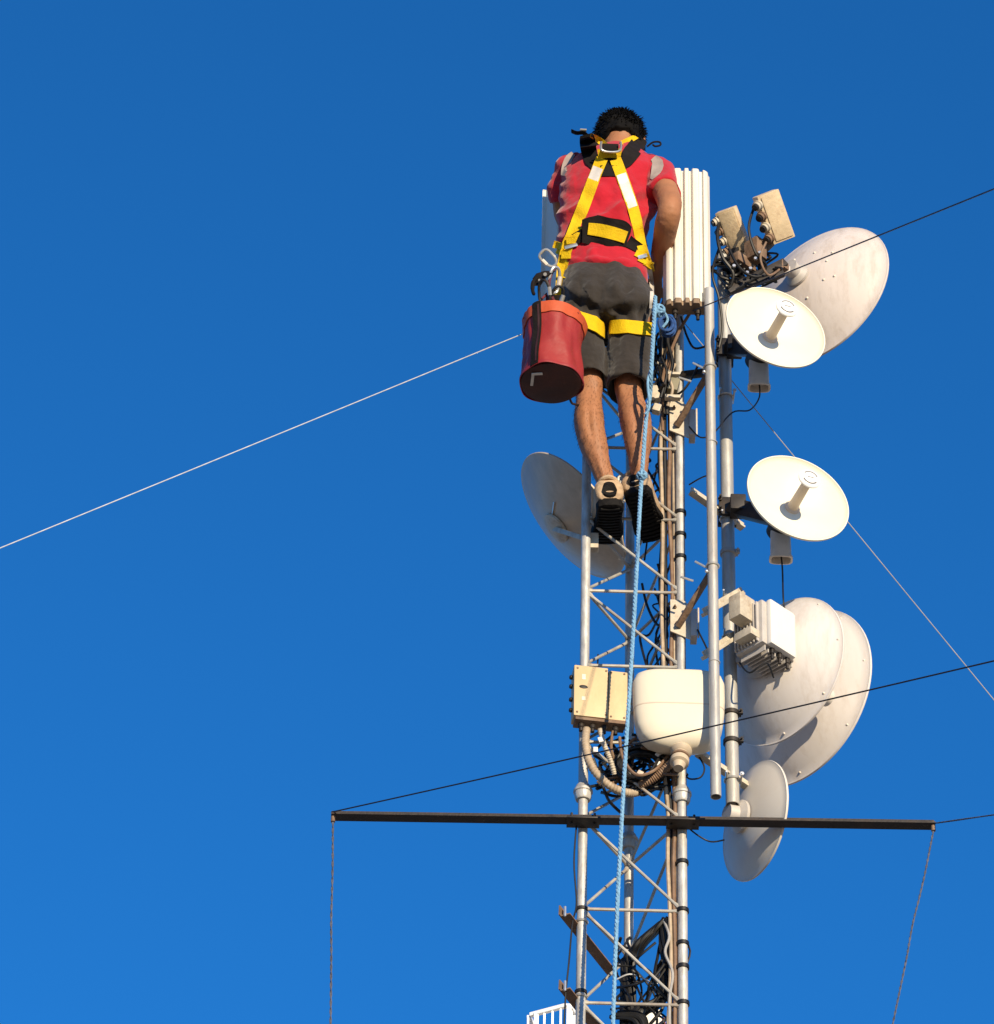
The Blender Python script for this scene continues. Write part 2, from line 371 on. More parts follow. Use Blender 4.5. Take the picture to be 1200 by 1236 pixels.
def plate_bracket(z, label):
    o = thing('pole_bracket', V((XR, Y0, z)), label, 'bracket', 'plate brackets holding the front pole')
    lx = XR
    a = MB()
    poly = [(-.034, .062), (.006, .062), (.030, .035), (.030, -.092), (-.034, -.062)]
    yf = Y0-RL-.001
    a.rings([[V((lx+x, yy, z+y)) for x, y in poly] for yy in (yf-.005, yf)])
    a.build('plate', platem, o, smooth=False)
    gs = MB(); gs.box(V((lx+.040, yf+.012, z-.03)), (.020, .05, .105), None, .001); gs.build('gusset', odum, o)
    gl = MB(); gl.box(V((lx+.054, yf-.006, z-.028)), (.005, .012, .11)); gl.build('gusset_edge', platem, o)
    tip = xat(p1b, p1t, z+.085)
    ar = MB(); ar.beam(V((lx-.012, yf-.012, z-.05)), tip+V((-.004, R1+.012, -.004)), .020, .010, bevel=.001)
    ar.build('arm', rustm, o)
    ub = MB(); ubolt(ub, tip, R1); ub.tube([tip+V((-.055, .004, .02)), tip+V((-.022, .0, -.004))], .0035, 6); ub.tube([tip+V((-.10, .02, -.03)), tip+V((-.06, .02, -.045))], .0035, 6)
    ub.ball(tip+V((-.02, -.012, -.03)), .006, 6); ub.build('u_bolt', zinc, o)
    bo = MB()
    for dx, dz in ((-.02, .03), (-.015, -.035)): bo.lathe([(.006, 0), (.006, .005), (.003, .006), (.003, .014)], V((lx+dx, yf-.005, z+dz)), V((0, -1, 0)), 6)
    bo.build('bolt', rustm, o)
plate_bracket(zl(505), 'cream plate bracket clamped to the mast leg just below the worker\'s right side')
plate_bracket(zl(746), 'cream plate bracket clamped to the mast leg above the cream radome')
def standoff(pa, Ya, pb, Yb, label, m, wdt=.026, ht=.008):
    A, B = W(*pa, Ya), W(*pb, Yb)
    o = thing('standoff_arm', A, label, 'bracket', 'flat standoff arms between mast and poles')
    MB().beam(A, B, wdt, ht, bevel=.001).build('arm', m, o)
    d = (B-A).normalized(); side = V((0, 0, 1)).cross(d).normalized()
    MB().beam(A+V((0, 0, .010)), B+V((0, 0, .010)), .005, .026).build('flange', m, o)
    c = xat(p2b, p2t, B.z+.004)
    ub = MB(); ubolt(ub, c, R2); ub.build('u_bolt', zinc, o)
    for q1, q2 in ((c+V((-.02, -.05, 0)), c+V((-.02, 0, 0))), (c+V((.028, -.045, 0)), c+V((.026, .03, 0)))): MB().tube([q1, q2], .0035, 6).build('stud', zinc, o)
    MB().lathe([(.007, 0), (.007, .006)], c+V((.028, -.036, 0)), V((0, -1, 0)), 6).build('nut', zinc, o)
    return o
standoff((834, 594), 10.985, (897, 638), 11.10, 'flat cream standoff arm below the upper white dish, reaching the thick pole', platem)
standoff((842, 910), 10.985, (906, 953), 11.10, 'flat rusty-edged standoff arm near the bottom ends of the two poles', platem)
standoff((850, 742), 10.88, (896, 716), 11.02, 'short pale clamp arm, upper of two at the white radio box', platem, .022, .012)
standoff((850, 794), 10.88, (898, 763), 11.02, 'short pale clamp arm, lower of two at the white radio box', platem, .022, .012)
standoff((822, 455), 10.985, (848, 452), 10.94, 'short dark clamp arm on the mast leg beside the worker\'s knee', darkm, .02, .012)

# ------------------------------------------------------------------ sector antennas
def make_sector():
    o = thing('sector_antenna', V((0, 0, 0)), '', 'sector antenna', 'sector antennas at the mast top')
    Wd, H = .157, .60
    pts = []
    n = 96
    for i in range(n+1):
        x = -Wd/2+Wd*i/n; u = x/(Wd/2)
        base = -.026*(1-abs(u)**5)
        rib = 0
        for c, wd, am in ((-.81, .13, .014), (-.41, .17, .015), (-.02, .11, .016), (.37, .17, .015), (.81, .13, .014)):
            t = abs(u-c)/wd
            if t < 1: rib -= am*(1-t**8)
        pts.append((x, base+rib))
    pts += [(Wd/2, .028), (Wd/2-.012, .034), (Wd/2-.014, .022), (-Wd/2+.014, .022), (-Wd/2+.012, .034), (-Wd/2, .028)]
    b = MB(); b.rings([[V((x, y, z)) for x, y in pts] for z in (-H/2, H/2)], caps=True); b.build('radome', panelm, o, ang=50)
    c = MB(); c.rings([[V((x*.985, y*.97+.0004, z)) for x, y in pts] for z in (-H/2-.020, -H/2-.0004)])
    c.build('end_cap', panelb, o, smooth=False)
    t = MB(); t.rings([[V((x*.98, y*.95+.001, z)) for x, y in pts] for z in (H/2+.0004, H/2+.004)]); t.build('top_cap', panelm, o, smooth=False)
    for dx in (-.04, .035):
        k = MB(); k.lathe([(.008, 0), (.010, -.002), (.010, -.018), (.006, -.02), (.006, -.04)], V((dx, 0, -H/2-.021)), V((0, 0, 1)), 12); k.build('connector', darkm, o)
    for z in (-.2, .2):
        k = MB(); k.box(V((0, .042, z)), (.06, .035, .05), None, .002); k.box(V((0, .066, z)), (.09, .012, .03), None, .001); k.build('mount', odum, o)
    return o
sec = make_sector()
YS = 10.865
zc = (W(829, 206, YS-.03).z+W(829, 362, YS-.03).z)/2
sec.location = V((W(829, 290, YS).x, YS, zc)); sec.scale = (1, 1, (W(829, 206, YS-.03).z-W(829, 362, YS-.03).z)/.60)
sec['label'] = 'cream ribbed sector antenna panel beside the worker\'s right arm'
sec2 = copy_tree(sec, skip=('mount',)); sec2['label'] = 'grey back of a narrow sector antenna half hidden behind the worker\'s left arm'
sec2.location = W(674, 286, 11.14); sec2.rotation_euler = (0, 0, rad(112)); sec2.scale = (1, 1, .86)

# ------------------------------------------------------------------ dishes
def dish_profile(R, depth, th, lip=.006, n=14):
    P = []
    for i in range(n+1):
        r = R*i/n; P.append((r, -depth*(1-(r/R)**2)-th))
    P += [(R+lip, -th), (R+lip+.001, -th*.4), (R+lip, 0.002), (R, .002)]
    for i in range(n, -1, -1):
        r = (R-.001)*i/n; P.append((r, -depth*(1-(r/R)**2)))
    return P
def dish(parent, name, c, axis, R, depth, m, th=.006, lip=.006, n=72, ref=None, sy=1.):
    return MB().lathe(dish_profile(R, depth, th, lip), c, axis, n, ref, 1., sy).build(name, m, parent, ang=50)

markm = G('mark_grey', (.20, .20, .20), .6)
# the two round white dishes facing the sun
def point_dish(px, py, Yd, label):
    c = W(px, py, Yd)
    ax = V((.315, -.943, .075)).normalized()
    o = thing('white_dish_antenna', c, label, 'dish antenna', 'round white point-to-point dishes')
    D = .05; R = .170
    dish(o, 'reflector', c, ax, R, D, dishw, .005, .004)
    v = c-ax*D
    f = MB(); f.lathe([(.026, 0), (.026, .004), (.0185, .008), (.0165, .03), (.0155, .128), (.0135, .129)], v+ax*.0005, ax, 24); f.build('feed_tube', feedm, o)
    s = MB(); s.lathe([(.014, .126), (.030, .136), (.0365, .141), (.0375, .146), (.034, .150), (.020, .153), (.0, .154)], v, ax, 36); so_ = s.build('subreflector', subm, o)
    k = MB()
    uu = V((0, 0, 1)).cross(ax).normalized(); vv = ax.cross(uu)
    for a0, a1 in ((20, 150), (200, 330)):
        k.tube([v+ax*.1515+(uu*math.cos(rad(t))+vv*math.sin(rad(t)))*.024 for t in range(a0, a1, 10)], .0026, 6)
    k.tube([v+ax*.1535+uu*(-.010), v+ax*.1535+uu*.010], .0017, 6); k.build('moulded_mark', markm, so_)
    h = MB(); h.lathe([(.03, -.003), (.055, -.012), (.060, -.03), (.050, -.055), (.040, -.09), (.036, -.13), (.02, -.135)], v, ax, 28); h.build('rear_hub', darkm, o)
    hc = v-ax*.10
    b = MB(); b.loft([(hc+V((0, 0, z_)), V((w_, 0, 0)), V((0, w_*.62, 0))) for z_, w_ in ((.045, .02), (.040, .029), (0, .0315), (-.118, .0335), (-.123, .0375), (-.131, .0375), (-.1312, .031), (-.105, .030))], 36, 3.6)
    b.build('radio_housing', greym, o)
    z = hc.z+.135; pc = xat(p2b, p2t, z)
    m = MB(); m.beam(hc+ax*.02+V((-.01, 0, .02)), pc+V((.01, -.03, .015)), .034, .055, bevel=.004); m.box(pc+V((.03, -.05, .0)), (.05, .06, .06), None, .004); m.box(pc+V((.0, -R2-.008, .015)), (.06, .014, .07), None, .002); m.box(pc+V((0, R2+.008, .015)), (.06, .014, .07), None, .002)
    m.build('mount_bracket', darkm, o)
    t = MB()
    for dz in (-.008, .038):
        for dx in (-.026, .026): t.tube([pc+V((dx, -R2-.04, dz)), pc+V((dx, R2+.022, dz))], .004, 6); t.lathe([(.008, 0), (.008, .007)], pc+V((dx, -R2-.016, dz)), V((0, -1, 0)), 6)
    t.build('clamp_bolt', darkm, o)
    return o, hc
d1, h1 = point_dish(936.5, 395, 10.76, 'upper round white dish with feed horn, in front of the big pinkish dish')
d2, h2 = point_dish(963.5, 601, 10.80, 'lower round white dish with feed horn, alone against the sky')
cable('coaxial_cable', [h2+V((0, 0, -.10)), h2+V((.004, 0, -.17)), h2+V((.01, .06, -.25)), W(950, 745, 11.0)], .0028, blackc, 'thin black cable dropping from the lower white dish to the radio box', 'cable')

def az(A, el=0.): return V((math.sin(rad(A))*math.cos(rad(el)), math.cos(rad(A))*math.cos(rad(el)), math.sin(rad(el))))
def back_mount(o, c, ax, D, R, target, m=darkm, arm=.03):
    v = c-ax*D
    k = MB(); k.lathe([(.07*R/.25, -.006), (.072*R/.25, -.016), (.045*R/.25, -.03), (.03, -.06), (.0, -.06)], v, ax, 24); k.build('back_plate', m, o)
    t = MB(); t.beam(v-ax*.04, target, arm, arm*.8, bevel=.003); t.build('mount_arm', m, o)
# J: big pinkish dish, upper right
axJ = az(38, -4); cJ = W(987, 358, 11.28); RJ = .284
dJ = thing('parabolic_dish', cJ, 'large pinkish dish seen from behind, upper right behind the round white dish', 'dish antenna', 'parabolic dishes seen from behind')
dish(dJ, 'reflector', cJ, axJ, RJ, .115, dishback, .006, .007)
back_mount(dJ, cJ, axJ, .115, RJ*.55, xat(p2b, p2t, W(876, 345, YP2).z)+V((R2, 0, 0)), odum, .028)
rv = MB()
vJ = cJ-axJ*.115; uJ = V((0, 0, 1)).cross(axJ).normalized(); wJ = axJ.cross(uJ)
for r_, t0 in ((.11, 30), (.11, 75), (.11, 120), (.11, 165), (.11, 210), (.11, 255), (.11, 300), (.11, 345), (.14, 150), (.14, 200)):
    p = vJ+axJ*(.115*(r_/RJ)**2-.006)+(uJ*math.cos(rad(t0))+wJ*math.sin(rad(t0)))*r_
    rv.ball(p, .005, 5)
rv.build('rivet', greym, dJ)
# K: two white dishes, one behind the other, lower right
axK = az(46, 2)
cA = W(946, 811, 11.13); dA = thing('parabolic_dish', cA, 'white dish seen from behind with a radio box on its back, nearer of two overlapping', 'dish antenna', 'parabolic dishes seen from behind')
RA = .250; dish(dA, 'reflector', cA, axK, RA, .10, dishwhite, .006, .006)
back_mount(dA, cA, axK, .10, RA, xat(p2b, p2t, W(884, 800, YP2).z)+V((R2, 0, 0)), odum, .03)
cB = W(964, 843, 11.50); dB = thing('parabolic_dish', cB, 'larger white dish seen from behind, partly covered and shaded by a nearer one', 'dish antenna', 'parabolic dishes seen from behind')
RB = .306; dish(dB, 'reflector', cB, axK, RB, .10, dishwhite, .006, .009)
back_mount(dB, cB, axK, .10, RB, W(800, 850, 11.3), odum, .03)
for o_, c_, R_ in ((dA, cA, RA), (dB, cB, RB)):
    b = MB(); uK = V((0, 0, 1)).cross(axK).normalized(); wK = axK.cross(uK)
    for t0 in range(0, 360, 45):
        b.ball(c_-axK*.0125+(uK*math.cos(rad(t0))+wK*math.sin(rad(t0)))*R_*.96, .0045, 5)
    b.build('rivet', greym, o_)
    f_ = MB(); fc = c_+axK*.15; f_.lathe([(.02, 0), (.03, .01), (.03, .06), (.015, .07)], fc, axK, 16); f_.beam(c_-wK*R_*.97, fc-wK*.02, .02, .02); f_.build('feed_arm', greym, o_)
# L: small grey dish, lower right of bar
axL = az(63, 3); cL = W(912.5, 991, 11.12); dL = thing('parabolic_dish', cL, 'small cream-grey dish seen from behind, half crossed by the dark bar', 'dish antenna', 'parabolic dishes seen from behind')
RLd = .186; dish(dL, 'reflector', cL, axL, RLd, .045, G('cream_grey_dish_paint', (.60, .56, .50), .45, 0, .1, 6, dirt=(.42, .36, .3), dirt_amt=.4, dscale=6), .005, .006)
back_mount(dL, cL, axL, .045, RLd, p2b+V((0, 0, .03)), odum, .022)
# M: grey satellite dish on the left, back towards us, tilted up
axM = (RIGHT*.72+UP*.53+FWD*.43).normalized(); cM = W(692, 622, 11.28); dM = thing('satellite_dish', cM, 'grey satellite dish tilted up, behind the mast beneath the worker\'s feet', 'satellite dish')
RM = .240; reflM = dish(dM, 'reflector', cM, axM, RM, .072, dishgrey, .004, .005)
vM = cM-axM*.072
b = MB(); b.lathe([(.055, -.004), (.055, -.012), (.03, -.02), (.0, -.02)], vM, axM, 20); b.beam(vM-axM*.012, W(712, 652, 11.02), .018, .016, bevel=.002); b.box(W(714, 655, 11.03), (.045, .03, .06), None, .003); b.build('mount_arm', platem, dM)
uM = axM.cross(V((1, 0, 0))).normalized(); foc = cM+axM*.2
downM = (V((0, 0, -1))-axM*axM.dot(V((0, 0, -1)))).normalized()
b = MB(); b.beam(cM+downM*RM*.98-axM*.01, foc+downM*.03, .016, .016); b.build('feed_arm', greym, dM)
b = MB(); b.lathe([(.0, -.045), (.024, -.045), (.026, -.03), (.018, -.02), (.018, .03), (.010, .035), (.010, .05), (0, .05)], foc, axM, 18); b.build('feed_horn', whitep, dM)
tb = bmesh.new(); tb.from_mesh(reflM.data); tb.transform(MW[reflM.name]); bvM = BVHTree.FromBMesh(tb); tb.free()
def onM(px, py):
    d = ray(px, py).normalized(); h = bvM.ray_cast(CAM, d); return CAM+d*(h[3]-.006)
b = MB(); b.tube([onM(669, 606), onM(667, 622), onM(664, 638)], .003, 6); b.ball(onM(664, 638), .006, 6); b.build('reflection_streak', zinc, dM)  # thin zinc rod and ball shaped as a white reflection streak on the dish

# ------------------------------------------------------------------ radio box on the nearer white dish
axb = V((.8, -.6, 0))
rb = thing('radio_unit', W(925, 770, 10.99), 'white square radio box with grey finned body behind the thick pole', 'radio unit')
Rz = Matrix((az(46), az(136), V((0, 0, 1)))).transposed()
cR = W(927, 772, 10.99)
b = MB(); b.box(cR-az(46)*.015, (.15, .115, .165), Rz, .006); b.build('housing', odum, rb)
b = MB(); b.box(cR+az(136)*.066-az(46)*.012, (.118, .022, .172), Rz, .008); b.build('cover', whitep, rb)
b = MB()
for i in range(8): b.box(cR-az(46)*(.085-.0)+az(136)*(-.05+i*.013), (.03, .004, .15), Rz)
for i in range(9): b.box(cR+V((0, 0, -.092))+az(46)*(-.07+i*.0155), (.004, .10, .022), Rz)
b.build('cooling_fins', odum, rb)
for i in range(3):
    b = MB(); p = cR+V((0, 0, -.083))+az(46)*(-.04+i*.035)+az(136)*.052; b.lathe([(.008, 0), (.008, -.02), (.005, -.022), (.005, -.04)], p, V((0, 0, 1)), 10); b.build('connector', darkm, rb)
b = MB(); b.box(cR-az(46)*.12+V((0, 0, .05)), (.07, .05, .09), Rz, .004); b.box(cR-az(46)*.10+V((0, 0, -.05))+az(136)*.01, (.06, .07, .03), Rz, .004); b.build('mount_bracket', platem, rb)
cable('coaxial_cable', [W(893, 800, 11.0), W(905, 812, 10.92), W(925, 800, 10.9), W(934, 818, 10.95)], .003, blackc, 'short black lead looping under the finned radio box', 'cable')

# ------------------------------------------------------------------ feed blocks with connectors at the top
def make_block():
    o = thing('antenna_feed_block', V((0, 0, 0)), '', 'feed block', 'beige connector blocks above the big dish')
    b = MB(); b.box(V((0, 0, 0)), (.082, .056, .172), None, .004); b.build('casing', blockm, o)
    b = MB(); b.box(V((.002, -.030, .0)), (.064, .004, .156), None, .001); b.build('cover_plate', blockm, o)
    for i in range(4):
        k = MB(); k.lathe([(.0, -.002), (.017, -.002), (.019, .006), (.019, .014), (.015, .016), (.015, .026), (.0, .026)], V((-.037, -.012, .058-i*.039)), V((-.75, -.55, -.1)).normalized(), 18)
        c = k.build('connector', platem if i % 2 == 0 else rustm, o)
        q = MB(); q.lathe([(.0, .0265), (.011, .0265), (.011, .034), (.0, .035)], V((-.037, -.012, .058-i*.039)), V((-.75, -.55, -.1)).normalized(), 12); q.build('socket', darkm, c)
    return o
fb = make_block()
def orient(zaxis, facing):
    z = zaxis.normalized(); y = (-facing+z*facing.dot(z)).normalized(); x = y.cross(z); return Matrix((x, y, z)).transposed()
R_ = orient(UP*.93-RIGHT*.34-FWD*.12, -FWD*.9+RIGHT*.28-UP*.1)
fb.matrix_world = Matrix.Translation(W(934, 262, 10.93)) @ R_.to_4x4()
fb['label'] = 'beige connector block with four sockets, higher and sunlit one of the pair'
fb2 = copy_tree(fb)
R_ = orient(UP*.93-RIGHT*.36-FWD*.12, -FWD*.82-RIGHT*.15-UP*.4)
fb2.matrix_world = Matrix.Translation(W(886, 279, 11.0)) @ R_.to_4x4() @ Matrix.Diagonal((.86, .9, .92, 1))
fb2['label'] = 'dull beige connector block with four sockets, lower one nearer the sector panel'
fm = thing('feed_mount', W(910, 320, 11.05), 'dark clamp mount holding the two beige connector blocks on the pole', 'mount')
b = MB(); b.beam(W(884, 335, 11.05), W(930, 290, 10.99), .035, .03, bevel=.003); b.beam(W(876, 330, 11.05), W(893, 292, 11.03), .03, .03, bevel=.003); b.build('arm', darkm, fm)
b = MB(); b.box(W(912, 303, 10.99), (.05, .06, .08), Rz, .004); b.box(W(897, 318, 11.0), (.09, .04, .04), Rz, .004); b.build('clamp_body', rustm, fm)
b = MB(); b.beam(W(878, 352, 11.0), W(948, 317, 11.02), .022, .03, bevel=.003); b.beam(W(900, 345, 10.99), W(946, 330, 11.0), .02, .02, bevel=.002); b.build('strut', barm, fm)
b = MB(); b.box(W(944, 322, 11.03), (.035, .035, .03), Rz, .004); b.build('holder', rustm, fm)
b = MB()
for (x, y) in ((902, 330), (917, 306), (912, 313), (886, 322), (906, 325)): MB().lathe([(.006, 0), (.006, .008)], W(x, y, 10.955), V((0, -1, 0)), 6).build('bolt', zinc, fm)
b.bm.free()
for i, (P, r_, m_, l_) in enumerate((
    ([(870, 262, 10.98), (866, 285, 10.95), (872, 310, 10.95), (885, 330, 10.97), (880, 350, 11.0)], .006, blackc, 'black cable curving down from the lower beige connector block'),
    ([(912, 246, 10.9), (904, 275, 10.90), (912, 305, 10.92), (925, 322, 10.96), (905, 340, 10.98), (884, 352, 11.0)], .005, blackc, 'black cable looping from the higher beige connector block to the pole'),
    ([(925, 292, 10.9), (918, 312, 10.92), (928, 332, 10.95), (945, 322, 11.0)], .004, brownc, 'brown jumper lead between the beige connector block and the big dish'),
    ([(880, 300, 10.96), (892, 322, 10.95), (910, 334, 10.95), (932, 330, 10.97)], .005, blackc, 'black jumper lead sagging under the two beige connector blocks'),
    ([(868, 300, 10.97), (860, 330, 10.95), (868, 360, 10.97), (872, 395, 11.0), (868, 420, 11.02)], .0045, blackc, 'black cable running down between the sector panel and the upper white dish'))):
    cable('jumper_cable', [W(*p) for p in P], r_, m_, l_, 'cable', 'jumper cables at the feed mount')

# ------------------------------------------------------------------ cream radome and small box
feedneck = G('neck_plastic', (.50, .41, .30), .55, 0, .15, 14, dirt=(.25, .17, .1), dirt_amt=.6, dscale=14)
ra = thing('radome_antenna', W(820, 850, 10.92), 'big cream bucket-shaped radome antenna in front of the mast\'s right leg', 'radome antenna')
def sec_(px, py, Yc, hwpx, b): c = W(px, py, Yc); return (c, V((hwpx*MP(px, py, Yc), 0, 0)), V((0, b, 0)))
Yr = 10.925
b = MB(); b.loft([sec_(819, 818, Yr, 36, .040), sec_(819, 819, Yr, 46, .050), sec_(819, 822, Yr, 52, .056), sec_(819, 830, Yr, 55.5, .060), sec_(819.5, 850, Yr, 55.5, .060), sec_(819.5, 868, Yr, 54.5, .059), sec_(819.5, 882, Yr, 52, .056), sec_(820, 893, Yr, 47, .050), sec_(820.5, 899, Yr, 41, .043), sec_(821, 904, Yr, 30, .033), sec_(822, 907, Yr, 10, .012)], 64, 3.6)
b.build('shell', radomem, ra, ang=60)
b = MB(); b.loft([sec_(819.5, 861.0, Yr, 55.2, .0598), sec_(819.5, 862.4, Yr, 55.2, .0598)], 64, 3.6); b.build('seam', feedm, ra)
b = MB(); n0 = W(823, 902, Yr); b.lathe([(.03, .0), (.036, -.006), (.040, -.02), (.034, -.03), (.028, -.034), (.028, -.055), (.034, -.058), (.034, -.075), (.024, -.08), (.018, -.10), (.0, -.10)], n0, V((.12, .25, 1)), 28, None, .86, .86); b.build('neck', feedneck, ra)
b = MB(); b.lathe([(.0275, -.040), (.0325, -.042), (.0325, -.049), (.0275, -.051)], n0, V((.12, .25, 1)), 28, None, .87, .87); b.build('clamp_ring', rustm, ra)

jb = thing('junction_box', W(722, 840, 10.93), 'small yellowed junction box with a rusty hole, on the mast\'s left leg', 'junction box')
Rj = Matrix.Rotation(rad(8), 3, 'Z'); ex, ey, ez = Rj @ V((1, 0, 0)), Rj @ V((0, 1, 0)), V((0, 0, 1))
c0 = W(724, 842, 10.945)
b = MB(); b.box(c0-ex*.032+ez*.0, (.108, .056, .192), Rj, .005); b.build('front_cover', boxm, jb)
b = MB(); b.box(c0+ex*.054+ey*.004-ez*.001, (.060, .052, .186), Rj, .004); b.build('side_cover', boxm, jb)
b = MB(); b.box(c0-ez*.100+ey*.003, (.158, .050, .012), Rj, .002); b.build('base_plate', rustm, jb)
b = MB(); b.lathe([(.0, .0), (.014, .0), (.012, .0015), (.0, .002)], c0-ex*.056-ey*.0278+ez*.014, -ey, 20, None, 1.0, .5); b.build('rust_hole', darkm, jb)
b = MB(); b.box(c0-ex*.0555-ey*.028+ez*.052, (.012, .002, .02), Rj, .0005); b.box(c0-ex*.0555-ey*.028-ez*.03, (.012, .002, .014), Rj, .0005); b.build('label_plate', radomem, jb)
for dx in (-.080, .016, .034, .078):
    for dz in (-.086, .086):
        b = MB(); b.lathe([(.0036, 0), (.0036, .0015), (.002, .0022), (.0, .0022)], c0+ex*dx*.94+ez*dz*.97-ey*(.0280 if dx < .02 else .0222), -ey, 8); b.build('screw', rustm, jb)
for i in range(4):
    b = MB(); b.lathe([(.008, 0), (.010, -.004), (.010, -.014), (.0065, -.018), (.0065, -.028)], c0-ez*.106+ex*(-.058+.036*i), V((0, 0, 1)), 12); b.build('cable_gland', darkm, jb)
b = MB()
for dz in (-.06, -.02, .03, .065): b.lathe([(.007, 0), (.008, .006), (.005, .010), (.0, .011)], c0-ex*.086+ez*dz, -ex, 10)
b.build('side_socket', darkm, jb)
b = MB(); b.box(V((legs[0].x+.02, Y0-.022, c0.z+.05)), (.1, .012, .03), None, .001); b.box(V((legs[0].x+.02, Y0-.022, c0.z-.05)), (.1, .012, .03), None, .001); b.build('mount_strap', darkm, jb)

# conduits and coils beneath them
def cab(P, r_, m_, l_, name='coaxial_cable', cat='cable', group=None): return cable(name, [W(*p) for p in P], r_, m_, l_, cat, group)
def corrugated(P, r_, m_, l_):
    path = smooth_path([W(*p) for p in P], 24); rr = [r_*(1+.10*math.sin(i*1.9)) for i in range(len(path))]
    return tag(MB().tube(path, rr, 12).build('corrugated_conduit', m_, loc=path[0].copy()), l_, 'conduit')
corrugated([(708, 880, 10.94), (707, 900, 10.93), (714, 925, 10.93), (734, 947, 10.95), (757, 957, 10.99), (770, 956, 11.03)], .0125, tanc, 'thick tan corrugated conduit curving down from the yellowed junction box')
corrugated([(724, 880, 10.94), (729, 898, 10.95), (736, 915, 10.97), (742, 935, 11.0)], .008, platem, 'thin pale conduit below the middle of the junction box')
corrugated([(817, 915, 10.95), (803, 928, 10.96), (788, 940, 10.98), (772, 948, 11.0)], .013, brownc, 'thick brown conduit leading from the radome neck to the coil')
coil = thing('cable_coil', W(775, 930, 11.0), 'tangled black cable coil between the junction box and the radome', 'cable coil')
b = MB(); random.seed(5)
cc = W(775, 925, 11.0)
for k in range(13):
    rr = .050+random.random()*.03; ph = random.random()*6; ti = random.uniform(-.5, .5)
    pts = [cc+V((math.cos(t)*rr*1.1+random.uniform(-.003, .003), math.sin(t)*rr*ti*.6+random.uniform(-.004, .004), math.sin(t)*rr*.8)) for t in [ph+i*.3 for i in range(19)]]
    b.tube(smooth_path(pts, 2), .0055, 7)
b.build('loop', blackc, coil)
for i, (x, y, Y, m_, nm) in enumerate(((719, 905, 10.94, whitep, 'tag'), (795, 910, 10.96, whitep, 'tag'), (794, 922, 10.96, whitep, 'tag'), (773, 933, 10.95, feedm, 'tag'), (725, 893, 10.92, whitep, 'tag'))):
    b = MB(); b.box(W(x, y, Y), (.014, .006, .018), Matrix.Rotation(i*.7, 3, 'Y'), .001); b.build('tie_tag', m_, coil)
for i, P in enumerate(([(740, 882, 10.95), (738, 905, 10.98), (748, 930, 11.02), (762, 948, 11.05)],
                       [(716, 915, 10.95), (730, 955, 10.99), (738, 970, 11.05), (760, 990, 11.1)],
                       [(800, 905, 10.98), (790, 925, 10.95), (776, 940, 10.97), (760, 930, 11.0), (752, 905, 11.02)],
                       [(748, 890, 10.97), (752, 915, 10.95), (768, 935, 10.94), (790, 930, 10.95), (806, 912, 10.97)])):
    cab(P, .005, [brownc, blackc, blackc, brownc][i], ['brown lead falling from the right of the junction box', 'black lead slanting from the conduit to the back of the mast', 'black lead looping left beneath the radome', 'brown lead sagging from the box across to the radome neck'][i])
# side loops right of the mast
cab([(838, 905, 11.0), (850, 925, 10.99), (846, 938, 10.99), (832, 940, 10.99), (826, 932, 11.0)], .0028, blackc, 'thin black loop right of the radome neck')
cab([(826, 995, 11.0), (842, 1008, 10.99), (858, 1016, 11.0), (874, 1014, 11.06)], .0026, blackc, 'thin black cable sagging from the mast to the small dish')
cable('coaxial_cable', [W(832, 515, 10.97), W(846, 528, 10.95), W(862, 522, 10.95), W(884, 498, 11.0), W(905, 495, 11.0), h1+V((0, 0, -.17)), h1+V((0, 0, -.10))], .0026, blackc, 'thin black cable sagging from the mast to the upper white dish', 'cable')
cab([(832, 585, 10.98), (848, 576, 10.93), (862, 572, 10.88)], .0026, blackc, 'thin black lead between mast leg and front pole')
cab([(842, 760, 10.97), (852, 780, 10.95), (858, 795, 10.9)], .003, blackc, 'thin black lead above the radome beside the front pole')

# ------------------------------------------------------------------ cables climbing the right leg
lab = ['tan cable strapped closest to the mast\'s right leg', 'dark brown cable climbing inside the mast, second from the right leg', 'black cable climbing inside the mast, third from the right leg', 'tan-brown cable climbing inside the mast, fourth from the right leg',
       'thin grey cable climbing the mast behind the others']
zz1, zz0 = zl(400), ZB-.2
for i, (dx, dy, r_, m_) in enumerate(((-.019, .012, .0072, tanc), (-.033, .004, .0068, brownc), (-.045, .016, .007, blackc), (-.058, .006, .0062, tanc), (-.028, .028, .005, greyc))):
    pts = []; n = 46
    for k in range(n+1):
        z = zz1+(zz0-zz1)*k/n
        hug = min(max((z-zl(985))/.2, 0), 1); pts.append(V((XR+dx*(.62+.38*hug)-.003*(1-hug)+.010*noise.noise(V((z*3.1, i*7.3, 0)))*(.3 if i == 0 else 1), Y0+dy+.008*noise.noise(V((z*2.7, i*3.3, 5))), z)))
    cable('climbing_cable', pts, r_, m_, lab[i], 'cable', 'cables climbing the mast', k=3)
